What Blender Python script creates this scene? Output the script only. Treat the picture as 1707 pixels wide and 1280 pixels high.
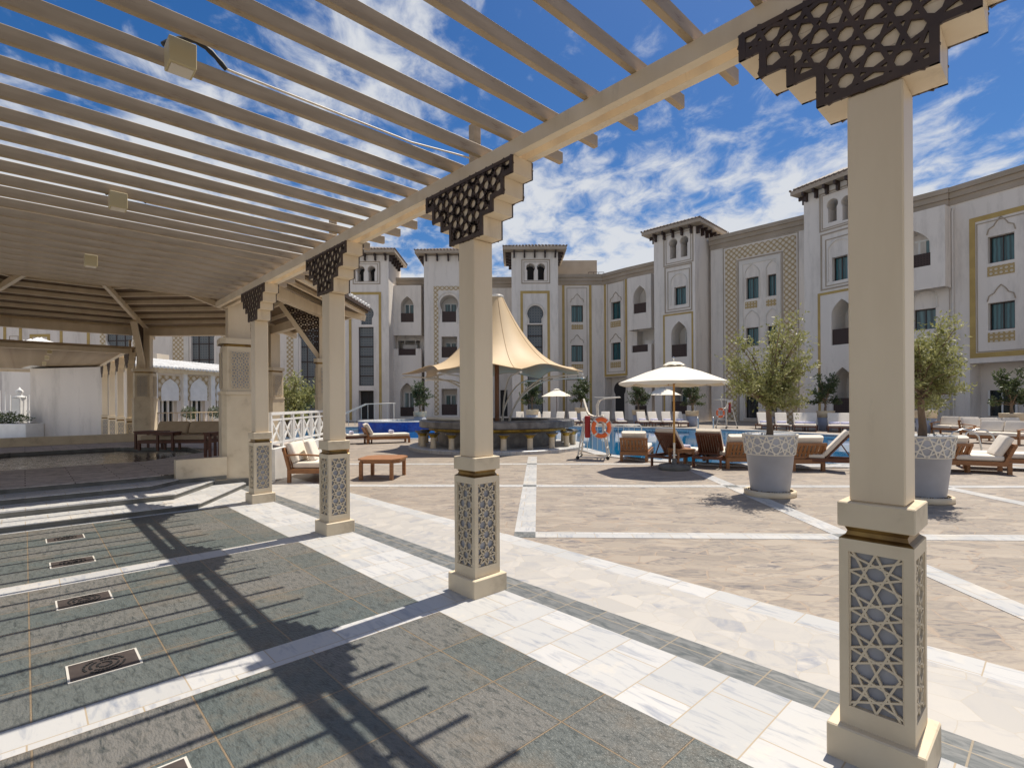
import bpy, math, random
from math import radians, sin, cos, pi, atan2, sqrt, tan
from mathutils import Vector, Matrix
from mathutils.geometry import tessellate_polygon
random.seed(7)
for o in list(bpy.data.objects): bpy.data.objects.remove(o)
S = bpy.context.scene
COL = S.collection
# ------------------------------------------------------------ camera, sky, sun
F, CX, Y0, EYE, ROLL = 865., 853.5, 672., 1.6, radians(.35)
cam = bpy.data.cameras.new('camera'); cam_o = bpy.data.objects.new('camera', cam); COL.objects.link(cam_o)
cam_o.location = (0, 0, EYE); cam_o.rotation_euler = (pi/2, ROLL, 0)
cam.sensor_width = 36; cam.lens = F/1707*36; cam.shift_y = (Y0-640)/1707; cam.clip_end = 3000; cam.clip_start = .05
S.camera = cam_o
S.view_settings.view_transform = 'Standard'; S.view_settings.look = 'None'
S.view_settings.exposure = 0.26; S.view_settings.gamma = 1
SUNV = Vector((.3216, .3295, 1)).normalized()
sl = bpy.data.lights.new('sun', 'SUN'); sl.energy = 4.8; sl.angle = radians(.5); sl.color = (1, .93, .82)
so = bpy.data.objects.new('sun', sl); COL.objects.link(so); so.rotation_euler = SUNV.to_track_quat('Z', 'Y').to_euler()
w = bpy.data.worlds.new('World'); S.world = w; w.use_nodes = True
nt = w.node_tree; nt.nodes.clear()
def nn(nt, t, **k):
    n = nt.nodes.new(t)
    for a, b in k.items():
        if a[0] == 'i' and a[1:].isdigit(): n.inputs[int(a[1:])].default_value = b
        else: setattr(n, a, b)
    return n
def L(nt, a, b): nt.links.new(a, b)
sky = nn(nt, 'ShaderNodeTexSky', sky_type='NISHITA', sun_disc=False, sun_elevation=math.asin(SUNV.z), sun_rotation=atan2(SUNV.x, SUNV.y), air_density=1.0, dust_density=.5, ozone_density=3.0)
tc = nn(nt, 'ShaderNodeTexCoord'); sep = nn(nt, 'ShaderNodeSeparateXYZ'); L(nt, tc.outputs['Generated'], sep.inputs[0])
zc = nn(nt, 'ShaderNodeMath', operation='MAXIMUM', i1=.0); L(nt, sep.outputs[2], zc.inputs[0])
za = nn(nt, 'ShaderNodeMath', operation='ADD', i1=.16); L(nt, zc.outputs[0], za.inputs[0])
dx = nn(nt, 'ShaderNodeMath', operation='DIVIDE'); L(nt, sep.outputs[0], dx.inputs[0]); L(nt, za.outputs[0], dx.inputs[1])
dy = nn(nt, 'ShaderNodeMath', operation='DIVIDE'); L(nt, sep.outputs[1], dy.inputs[0]); L(nt, za.outputs[0], dy.inputs[1])
cb = nn(nt, 'ShaderNodeCombineXYZ', i2=3.7); L(nt, dx.outputs[0], cb.inputs[0]); L(nt, dy.outputs[0], cb.inputs[1])
n1 = nn(nt, 'ShaderNodeTexNoise'); n1.inputs['Scale'].default_value = .95; n1.inputs['Detail'].default_value = 3; n1.inputs['Distortion'].default_value = .3
n2 = nn(nt, 'ShaderNodeTexNoise'); n2.inputs['Scale'].default_value = 9.5; n2.inputs['Detail'].default_value = 8; n2.inputs['Roughness'].default_value = .6; n2.inputs['Distortion'].default_value = .35
mp = nn(nt, 'ShaderNodeMapping'); mp.inputs['Rotation'].default_value = (0, 0, .9); mp.inputs['Scale'].default_value = (1, .8, 1)
L(nt, cb.outputs[0], mp.inputs[0]); L(nt, cb.outputs[0], n1.inputs['Vector']); L(nt, mp.outputs[0], n2.inputs['Vector'])
mx = nn(nt, 'ShaderNodeMath', operation='MULTIPLY_ADD', i1=.62); L(nt, n2.outputs[0], mx.inputs[0]); 
m1 = nn(nt, 'ShaderNodeMath', operation='MULTIPLY', i1=.95); L(nt, n1.outputs[0], m1.inputs[0]); L(nt, m1.outputs[0], mx.inputs[2])
# more cloud low down over the roofs, clear blue high up
lo = nn(nt, 'ShaderNodeMapRange', i1=.20, i2=.44, i3=.30, i4=-.03); L(nt, zc.outputs[0], lo.inputs[0])
ad = nn(nt, 'ShaderNodeMath', operation='ADD'); L(nt, mx.outputs[0], ad.inputs[0]); L(nt, lo.outputs[0], ad.inputs[1])
cr = nn(nt, 'ShaderNodeMapRange', i1=.755, i2=.985, i3=0., i4=1.); cr.interpolation_type = 'SMOOTHSTEP'; L(nt, ad.outputs[0], cr.inputs[0])
cm = nn(nt, 'ShaderNodeMath', operation='MULTIPLY', i1=.93); L(nt, cr.outputs[0], cm.inputs[0])
mixc = nn(nt, 'ShaderNodeMix', data_type='RGBA'); mixc.inputs[7].default_value = (7.6, 7.8, 8.1, 1)
sat = nn(nt, 'ShaderNodeHueSaturation'); sat.inputs['Saturation'].default_value = 1.36; sat.inputs['Hue'].default_value = .506; sat.inputs['Value'].default_value = 1.0
L(nt, sky.outputs[0], sat.inputs['Color'])
L(nt, cm.outputs[0], mixc.inputs[0]); L(nt, sat.outputs[0], mixc.inputs[6])
bg = nn(nt, 'ShaderNodeBackground', i1=.080); L(nt, mixc.outputs[2], bg.inputs[0])
wo = nn(nt, 'ShaderNodeOutputWorld'); L(nt, bg.outputs[0], wo.inputs[0])
# ------------------------------------------------------------ measuring the photograph (pixel -> place)
D1 = Vector((-.6846, .7289)); D2 = Vector((.7289, .6846)); ROTP = atan2(.6846, .7289)   # pergola frame: x=c (across), y=t (along)
def ray(px, py):
    a = px-CX; b = Y0-py
    return Vector((a*cos(ROLL)+b*sin(ROLL), F, -a*sin(ROLL)+b*cos(ROLL)))
def G(px, py, z=0):
    d = ray(px, py); d = d*((z-EYE)/d.z); return Vector((d.x, d.y, z))
def AT(px, py, Y):
    d = ray(px, py)*(Y/F); return Vector((d.x, Y, EYE+d.z))
def ct(c, t, z=0): p = D1*t+D2*c; return Vector((p.x, p.y, z))
# ------------------------------------------------------------ materials
MATS = {}
def mat(name, col, rough=.6, metal=0., col2=None, nscale=4., nmix=(.35, .65), bump=0., bscale=60., spec=.5, stretch=None, detail=5, dirt=None, dscale=3., dthr=(.62, .72)):
    m = bpy.data.materials.new(name); m.use_nodes = True; t = m.node_tree; b = t.nodes['Principled BSDF']
    b.inputs['Roughness'].default_value = rough; b.inputs['Metallic'].default_value = metal
    b.inputs['Specular IOR Level'].default_value = spec
    c = (*col, 1); b.inputs['Base Color'].default_value = c
    co = nn(t, 'ShaderNodeTexCoord'); vec = co.outputs['Object']
    if stretch:
        q = nn(t, 'ShaderNodeMapping'); q.inputs['Scale'].default_value = stretch; L(t, vec, q.inputs[0]); vec = q.outputs[0]
    out = None
    if col2:
        n = nn(t, 'ShaderNodeTexNoise'); n.inputs['Scale'].default_value = nscale; n.inputs['Detail'].default_value = detail; L(t, vec, n.inputs['Vector'])
        r = nn(t, 'ShaderNodeMapRange', i1=nmix[0], i2=nmix[1]); L(t, n.outputs[0], r.inputs[0])
        x = nn(t, 'ShaderNodeMix', data_type='RGBA'); x.inputs[6].default_value = c; x.inputs[7].default_value = (*col2, 1)
        L(t, r.outputs[0], x.inputs[0]); out = x.outputs[2]
    if dirt:
        n = nn(t, 'ShaderNodeTexNoise'); n.inputs['Scale'].default_value = dscale; n.inputs['Detail'].default_value = 8; n.inputs['Roughness'].default_value = .7; L(t, vec, n.inputs['Vector'])
        r = nn(t, 'ShaderNodeMapRange', i1=dthr[0], i2=dthr[1]); L(t, n.outputs[0], r.inputs[0])
        x = nn(t, 'ShaderNodeMix', data_type='RGBA'); x.inputs[6].default_value = c; x.inputs[7].default_value = (*dirt, 1)
        if out: L(t, out, x.inputs[6])
        L(t, r.outputs[0], x.inputs[0]); out = x.outputs[2]
    if out: L(t, out, b.inputs['Base Color'])
    if bump:
        n = nn(t, 'ShaderNodeTexNoise'); n.inputs['Scale'].default_value = bscale; n.inputs['Detail'].default_value = 4; L(t, vec, n.inputs['Vector'])
        bp = nn(t, 'ShaderNodeBump'); bp.inputs['Strength'].default_value = bump; bp.inputs['Distance'].default_value = .01; L(t, n.outputs[0], bp.inputs['Height']); L(t, bp.outputs[0], b.inputs['Normal'])
    MATS[name] = m; return m
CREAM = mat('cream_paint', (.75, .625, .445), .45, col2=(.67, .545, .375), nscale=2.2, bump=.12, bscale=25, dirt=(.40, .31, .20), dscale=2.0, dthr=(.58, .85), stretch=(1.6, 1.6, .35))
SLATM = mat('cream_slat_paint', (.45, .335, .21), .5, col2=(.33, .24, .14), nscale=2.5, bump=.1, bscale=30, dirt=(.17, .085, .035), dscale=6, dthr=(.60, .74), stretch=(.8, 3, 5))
STONEC = mat('cream_stone', (.70, .59, .42), .6, col2=(.62, .51, .355), nscale=3, bump=.15, bscale=40, dirt=(.36, .28, .18), dscale=3, dthr=(.56, .85))
WHITEP = mat('white_paint', (.80, .79, .76), .5, col2=(.72, .71, .68), nscale=3, bump=.08, bscale=40)
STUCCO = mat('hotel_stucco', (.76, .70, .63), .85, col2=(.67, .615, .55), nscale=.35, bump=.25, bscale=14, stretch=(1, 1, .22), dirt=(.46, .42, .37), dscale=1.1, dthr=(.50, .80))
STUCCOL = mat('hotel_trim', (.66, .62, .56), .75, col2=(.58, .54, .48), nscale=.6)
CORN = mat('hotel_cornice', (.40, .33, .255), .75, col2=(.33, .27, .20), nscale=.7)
GOLDP = mat('gold_frame_paint', (.46, .32, .10), .6, col2=(.38, .26, .08), nscale=1.5)
BROWN = mat('dark_brown_lattice', (.045, .026, .017), .45, col2=(.075, .045, .028), nscale=6)
DARKB = mat('dark_wood', (.035, .018, .014), .5)
GREYB = mat('grey_blue_backing', (.38, .385, .415), .5, col2=(.29, .295, .325), nscale=6)
BACKC = mat('bracket_backing', (.48, .40, .31), .6)
GOLD = mat('aged_brass', (.30, .185, .055), .35, .75, col2=(.16, .09, .03), nscale=8)
GILT = mat('gilt_paint', (.50, .33, .05), .4, .35, col2=(.22, .14, .03), nscale=7)
TEAK = mat('teak_wood', (.36, .165, .06), .5, col2=(.25, .10, .035), nscale=9, stretch=(1, 6, 6), bump=.1)
TEAKD = mat('dark_teak_wood', (.16, .055, .025), .5, col2=(.10, .035, .017), nscale=9, stretch=(1, 6, 6), bump=.1)
POLEW = mat('varnished_pole', (.60, .33, .07), .4, col2=(.5, .25, .05), nscale=5, stretch=(4, 4, .5))
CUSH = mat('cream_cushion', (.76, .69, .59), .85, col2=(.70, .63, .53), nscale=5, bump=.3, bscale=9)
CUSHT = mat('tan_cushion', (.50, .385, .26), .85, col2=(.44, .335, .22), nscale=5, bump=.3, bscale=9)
TOWEL = mat('lavender_towel', (.66, .65, .82), .9, bump=.5, bscale=60)
CANV = mat('canvas_cream', (.80, .74, .63), .8, col2=(.76, .70, .58), nscale=2)
TENTM = mat('tent_membrane', (.58, .42, .235), .6, col2=(.51, .365, .20), nscale=.8, bump=.2, bscale=3)
STEEL = mat('brushed_steel', (.62, .62, .60), .25, .9)
GALV = mat('painted_steel', (.70, .66, .58), .4, .2)
POT = mat('pot_glaze', (.42, .44, .49), .6, col2=(.37, .385, .43), nscale=3, bump=.1)
SOIL = mat('soil', (.10, .065, .04), .9, col2=(.2, .15, .1), nscale=20)
BARK = mat('olive_bark', (.26, .18, .12), .9, col2=(.16, .11, .07), nscale=12, bump=.6, bscale=18, stretch=(1, 1, .4))
PALE = mat('pale_star_band', (.74, .69, .58), .55)
LEAF = mat('olive_leaf', (.24, .25, .07), .5, col2=(.38, .37, .17), nscale=9, spec=.4)
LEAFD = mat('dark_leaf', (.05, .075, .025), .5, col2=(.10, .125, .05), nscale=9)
for _m in (LEAF, LEAFD):
    _b = _m.node_tree.nodes['Principled BSDF']; _b.inputs['Transmission Weight'].default_value = 0; _b.inputs['Subsurface Weight'].default_value = 0
    _t = nn(_m.node_tree, 'ShaderNodeBsdfTranslucent'); _s = nn(_m.node_tree, 'ShaderNodeMixShader', i0=.35); _l = _b.inputs['Base Color'].links[0].from_socket; L(_m.node_tree, _l, _t.inputs[0]); L(_m.node_tree, _b.outputs[0], _s.inputs[1]); L(_m.node_tree, _t.outputs[0], _s.inputs[2]); L(_m.node_tree, _s.outputs[0], _m.node_tree.nodes['Material Output'].inputs[0])
ORANGE = mat('orange_plastic', (.85, .16, .035), .4)
RED = mat('red_fabric', (.30, .012, .012), .6)
BLACK = mat('black_rubber', (.015, .015, .015), .6)
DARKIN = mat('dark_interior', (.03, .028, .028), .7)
DRAIN = mat('drain_cover_metal', (.10, .08, .07), .5, .4, col2=(.07, .055, .05), nscale=12)
BARST = mat('bar_stone', (.085, .08, .08), .35, col2=(.20, .19, .18), nscale=3.5, nmix=(.42, .68), bump=.3, bscale=8, detail=8)
STEPST = mat('dark_step_stone', (.17, .165, .145), .6, col2=(.09, .085, .07), nscale=4, nmix=(.35, .7), bump=.2, bscale=20)
TILEW = mat('white_roof_tile', (.78, .78, .76), .5, col2=(.62, .60, .57), nscale=2)
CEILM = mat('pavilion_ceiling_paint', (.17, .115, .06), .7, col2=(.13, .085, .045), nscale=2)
TILED = mat('dark_roof_tile', (.12, .095, .08), .7, col2=(.18, .13, .10), nscale=3)
BUFF = mat('light_box_paint', (.52, .43, .24), .5)
CURTN = mat('beige_panel', (.70, .62, .51), .8, col2=(.62, .545, .44), nscale=1.2, stretch=(1, 1, .3), bump=.1)
HEDGE = mat('hedge_leaf', (.05, .085, .02), .6, col2=(.10, .13, .03), nscale=5)
def glass(name, col, stripes):
    m = mat(name, col, .08); t = m.node_tree; b = t.nodes['Principled BSDF']
    co = nn(t, 'ShaderNodeTexCoord'); wv = nn(t, 'ShaderNodeTexWave'); wv.inputs['Scale'].default_value = stripes; wv.inputs['Distortion'].default_value = 1.5; wv.inputs['Detail'].default_value = 1
    L(t, co.outputs['Object'], wv.inputs['Vector'])
    x = nn(t, 'ShaderNodeMix', data_type='RGBA'); x.inputs[6].default_value = (*[v*.35 for v in col], 1); x.inputs[7].default_value = (*col, 1)
    L(t, wv.outputs[0], x.inputs[0]); L(t, x.outputs[2], b.inputs['Base Color']); return m
TEAL = glass('teal_window_glass', (.05, .155, .17), 1.6)
GLASSD = glass('dark_door_glass', (.03, .04, .045), .8)
GLASSB = glass('balcony_glass', (.10, .19, .20), 1.0)
# --- patterned surfaces
def starlat(name, base, line, s, lw, dot=None):
    """stone or metal tracery: rings and diagonal lines repeating every s metres in object x-z"""
    m = mat(name, base, .7); t = m.node_tree; b = t.nodes['Principled BSDF']
    co = nn(t, 'ShaderNodeTexCoord'); sp = nn(t, 'ShaderNodeSeparateXYZ'); L(t, co.outputs['Object'], sp.inputs[0])
    def mth(op, a, bb=None, c=None):
        n = nn(t, 'ShaderNodeMath', operation=op)
        for i, v in enumerate((a, bb, c)):
            if v is None: continue
            if isinstance(v, (int, float)): n.inputs[i].default_value = v
            else: L(t, v, n.inputs[i])
        return n.outputs[0]
    def cell(ox, oz):
        x = mth('SUBTRACT', mth('FRACT', mth('MULTIPLY_ADD', sp.outputs[0], 1/s, ox)), .5); z = mth('SUBTRACT', mth('FRACT', mth('MULTIPLY_ADD', sp.outputs[2], 1/s, oz)), .5)
        ax = mth('ABSOLUTE', x); az = mth('ABSOLUTE', z)
        return mth('MAXIMUM', mth('MAXIMUM', ax, az), mth('MULTIPLY', mth('ADD', ax, az), .76))
    d = mth('MINIMUM', cell(0, 0), cell(.5, .5))
    ln = mth('LESS_THAN', mth('ABSOLUTE', mth('SUBTRACT', d, .27)), lw)
    inn = mth('LESS_THAN', d, .20)
    mk = mth('MAXIMUM', ln, mth('MULTIPLY', inn, 1. if dot is None else dot))
    x = nn(t, 'ShaderNodeMix', data_type='RGBA'); x.inputs[6].default_value = (*base, 1); x.inputs[7].default_value = (*line, 1)
    L(t, mk, x.inputs[0]); L(t, x.outputs[2], b.inputs['Base Color']); return m
MOSAIC = starlat('tan_star_mosaic', (.37, .265, .13), (.66, .59, .48), .44, .03)
ORNAM = starlat('gold_ornament', (.55, .48, .37), (.40, .28, .11), .45, .10, 0.)
LATTW = starlat('window_tracery', (.10, .115, .12), (.20, .205, .20), .5, .05, 0.)
RAILM = starlat('balcony_lattice_metal', (.03, .018, .015), (.07, .04, .032), .3, .06, 0.)
MINIL = starlat('small_lattice', (.30, .31, .36), (.62, .56, .47), .11, .07, 0.)
def tiled(name, c1, c2, mortar, bw, bh, off, msize, rough, vein=None, veinscale=6., vrot=0., bump=.1, extra=None, distort=0., wrough=None, nst=(1, 1, 1), frq=2):
    m = mat(name, c1, rough); t = m.node_tree; b = t.nodes['Principled BSDF']
    co = nn(t, 'ShaderNodeTexCoord'); vec = co.outputs['Object']
    br = nn(t, 'ShaderNodeTexBrick', offset=off, offset_frequency=frq); br.inputs['Scale'].default_value = 1; br.inputs['Brick Width'].default_value = bw; br.inputs['Row Height'].default_value = bh
    br.inputs['Mortar Size'].default_value = msize; br.inputs['Mortar Smooth'].default_value = .3; br.inputs['Bias'].default_value = 0
    br.inputs['Color1'].default_value = (*c1, 1); br.inputs['Color2'].default_value = (*c2, 1); br.inputs['Mortar'].default_value = (*mortar, 1)
    L(t, vec, br.inputs['Vector']); out = br.outputs['Color']
    q = nn(t, 'ShaderNodeMapping'); q.inputs['Rotation'].default_value = (0, 0, vrot); q.inputs['Scale'].default_value = nst; L(t, vec, q.inputs[0])
    n = nn(t, 'ShaderNodeTexNoise'); n.inputs['Scale'].default_value = veinscale; n.inputs['Detail'].default_value = 8; n.inputs['Roughness'].default_value = .6; n.inputs['Distortion'].default_value = distort
    # shift the grain from tile to tile so it breaks at each joint
    va = nn(t, 'ShaderNodeVectorMath', operation='MULTIPLY_ADD'); va.inputs[1].default_value = (7, 7, 7); L(t, br.outputs['Color'], va.inputs[0]); L(t, q.outputs[0], va.inputs[2]); L(t, va.outputs[0], n.inputs['Vector'])
    if vein:
        r = nn(t, 'ShaderNodeMapRange', i1=vein[1], i2=vein[2]); L(t, n.outputs[0], r.inputs[0])
        x = nn(t, 'ShaderNodeMix', data_type='RGBA'); x.inputs[7].default_value = (*vein[0], 1); L(t, out, x.inputs[6]); L(t, r.outputs[0], x.inputs[0]); out = x.outputs[2]
    if extra:
        n3 = nn(t, 'ShaderNodeTexNoise'); n3.inputs['Scale'].default_value = extra[1]; n3.inputs['Detail'].default_value = 6; n3.inputs['Roughness'].default_value = .7; L(t, vec, n3.inputs['Vector'])
        r = nn(t, 'ShaderNodeMapRange', i1=extra[2], i2=extra[3]); L(t, n3.outputs[0], r.inputs[0])
        x = nn(t, 'ShaderNodeMix', data_type='RGBA'); x.inputs[7].default_value = (*extra[0], 1); L(t, out, x.inputs[6]); L(t, r.outputs[0], x.inputs[0]); out = x.outputs[2]
    mo = nn(t, 'ShaderNodeMix', data_type='RGBA'); mo.inputs[7].default_value = (*mortar, 1); L(t, out, mo.inputs[6]); L(t, br.outputs['Fac'], mo.inputs[0])
    L(t, mo.outputs[2], b.inputs['Base Color'])
    n4 = nn(t, 'ShaderNodeTexNoise'); n4.inputs['Scale'].default_value = veinscale*3; n4.inputs['Detail'].default_value = 6; L(t, va.outputs[0], n4.inputs['Vector'])
    sb = nn(t, 'ShaderNodeMath', operation='MULTIPLY_ADD', i1=-.6); L(t, br.outputs['Fac'], sb.inputs[0]); L(t, n4.outputs[0], sb.inputs[2])
    bp = nn(t, 'ShaderNodeBump'); bp.inputs['Strength'].default_value = bump; bp.inputs['Distance'].default_value = .01; L(t, sb.outputs[0], bp.inputs['Height']); L(t, bp.outputs[0], b.inputs['Normal'])
    return m
SLATE = tiled('slate_tiles', (.098, .118, .112), (.175, .165, .148), (.24, .18, .115), .645, .52, 0., .0055, .40, ((.042, .05, .048), .47, .72), 15., .8, 1.0, ((.20, .16, .115), 1.5, .50, .80), .8, nst=(2.6, .8, 1))
MARBLE = tiled('marble_tiles', (.44, .435, .42), (.55, .535, .51), (.40, .32, .22), .45, .335, .5, .004, .42, ((.21, .235, .29), .52, .80), 4.5, .5, .06, ((.68, .60, .48), 1.5, .55, .8), .8, nst=(4, .8, 1))
DARKT = tiled('dark_stripe_tiles', (.15, .155, .15), (.20, .20, .19), (.28, .23, .16), .52, .30, .0, .005, .5, ((.08, .09, .09), .42, .62), 6., .9, .3, None, 1., nst=(3, 1, 1))
DECK = tiled('terrace_shadow_lines', (.50, .43, .38), (.60, .52, .46), (.13, .09, .07), 1.2, .19, .5, .009, .6, ((.28, .24, .21), .45, .7), 6., .3, .3)  # dark joints between rows paint slat shadow stripes into the deck colour
COPING = tiled('coping_stone', (.50, .45, .40), (.56, .51, .45), (.30, .24, .18), .6, .6, 0., .006, .6, ((.38, .33, .29), .45, .7), 4., .3, .15)
def crazy(name, ca, cb, cc, joint, scale, jw, rough, nscale, bump, tilt=(1, 1, 1)):
    m = mat(name, ca, rough); t = m.node_tree; b = t.nodes['Principled BSDF']
    co = nn(t, 'ShaderNodeTexCoord'); q = nn(t, 'ShaderNodeMapping'); q.inputs['Scale'].default_value = tilt; L(t, co.outputs['Object'], q.inputs[0])
    nz = nn(t, 'ShaderNodeTexNoise'); nz.inputs['Scale'].default_value = scale*1.3; L(t, q.outputs[0], nz.inputs['Vector'])
    vm = nn(t, 'ShaderNodeVectorMath', operation='MULTIPLY_ADD'); vm.inputs[1].default_value = (.12/scale,)*3; L(t, nz.outputs['Color'], vm.inputs[0]); L(t, q.outputs[0], vm.inputs[2])
    v = nn(t, 'ShaderNodeTexVoronoi'); v.inputs['Scale'].default_value = scale; L(t, vm.outputs[0], v.inputs['Vector'])
    ve = nn(t, 'ShaderNodeTexVoronoi', feature='DISTANCE_TO_EDGE'); ve.inputs['Scale'].default_value = scale; L(t, vm.outputs[0], ve.inputs['Vector'])
    sp = nn(t, 'ShaderNodeSeparateColor'); L(t, v.outputs['Color'], sp.inputs[0])
    x = nn(t, 'ShaderNodeMix', data_type='RGBA'); x.inputs[6].default_value = (*ca, 1); x.inputs[7].default_value = (*cb, 1); L(t, sp.outputs[0], x.inputs[0])
    n = nn(t, 'ShaderNodeTexNoise'); n.inputs['Scale'].default_value = nscale; n.inputs['Detail'].default_value = 9; n.inputs['Roughness'].default_value = .65; n.inputs['Distortion'].default_value = 1.5
    va = nn(t, 'ShaderNodeVectorMath', operation='MULTIPLY_ADD'); va.inputs[1].default_value = (5, 5, 5); L(t, v.outputs['Color'], va.inputs[0]); L(t, q.outputs[0], va.inputs[2]); L(t, va.outputs[0], n.inputs['Vector'])
    r = nn(t, 'ShaderNodeMapRange', i1=.46, i2=.66); L(t, n.outputs[0], r.inputs[0])
    g = nn(t, 'ShaderNodeMath', operation='MULTIPLY'); L(t, r.outputs[0], g.inputs[0]); L(t, sp.outputs[1], g.inputs[1])
    y = nn(t, 'ShaderNodeMix', data_type='RGBA'); y.inputs[7].default_value = (*cc, 1); L(t, x.outputs[2], y.inputs[6]); L(t, g.outputs[0], y.inputs[0])
    jr = nn(t, 'ShaderNodeMapRange', i1=jw*.5, i2=jw*1.4, i3=1., i4=0.); L(t, ve.outputs['Distance'], jr.inputs[0])
    z = nn(t, 'ShaderNodeMix', data_type='RGBA'); z.inputs[7].default_value = (*joint, 1); L(t, y.outputs[2], z.inputs[6]); L(t, jr.outputs[0], z.inputs[0])
    L(t, z.outputs[2], b.inputs['Base Color'])
    n4 = nn(t, 'ShaderNodeTexNoise'); n4.inputs['Scale'].default_value = nscale*3; n4.inputs['Detail'].default_value = 6; L(t, va.outputs[0], n4.inputs['Vector'])
    sb = nn(t, 'ShaderNodeMath', operation='MULTIPLY_ADD', i1=-.5); L(t, jr.outputs[0], sb.inputs[0]); L(t, n4.outputs[0], sb.inputs[2])
    bp = nn(t, 'ShaderNodeBump'); bp.inputs['Strength'].default_value = bump; bp.inputs['Distance'].default_value = .01; L(t, sb.outputs[0], bp.inputs['Height']); L(t, bp.outputs[0], b.inputs['Normal'])
    return m
TANST = crazy('tan_crazy_paving', (.36, .30, .235), (.255, .212, .168), (.075, .07, .085), (.32, .245, .18), 3.4, .022, .6, 6.0, .5, (.8, 1.7, 1))
CRAZYM = crazy('marble_crazy_paving', (.50, .465, .415), (.42, .395, .36), (.28, .285, .31), (.43, .385, .32), 4.6, .010, .45, 3.4, .08)
def water(name, col, deep, wscale, bump=.15):
    m = mat(name, col, .03, spec=.6); t = m.node_tree; b = t.nodes['Principled BSDF']
    co = nn(t, 'ShaderNodeTexCoord'); n = nn(t, 'ShaderNodeTexNoise'); n.inputs['Scale'].default_value = wscale; n.inputs['Detail'].default_value = 3; L(t, co.outputs['Object'], n.inputs['Vector'])
    bp = nn(t, 'ShaderNodeBump'); bp.inputs['Strength'].default_value = bump; bp.inputs['Distance'].default_value = .02; L(t, n.outputs[0], bp.inputs['Height']); L(t, bp.outputs[0], b.inputs['Normal'])
    n2 = nn(t, 'ShaderNodeTexNoise'); n2.inputs['Scale'].default_value = .35; L(t, co.outputs['Object'], n2.inputs['Vector'])
    x = nn(t, 'ShaderNodeMix', data_type='RGBA'); x.inputs[6].default_value = (*col, 1); x.inputs[7].default_value = (*deep, 1); L(t, n2.outputs[0], x.inputs[0]); L(t, x.outputs[2], b.inputs['Base Color']); return m
POOLW = water('pool_water', (.005, .17, .34), (.003, .09, .24), 1.5)
DARKW = water('plunge_pool_water', (.008, .012, .04), (.004, .006, .02), 6, 1.0)
BLUET = mat('blue_mosaic_tile', (.006, .05, .33), .2, col2=(.012, .11, .48), nscale=7)
NAVYT = mat('navy_mosaic_tile', (.006, .01, .05), .3)
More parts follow.
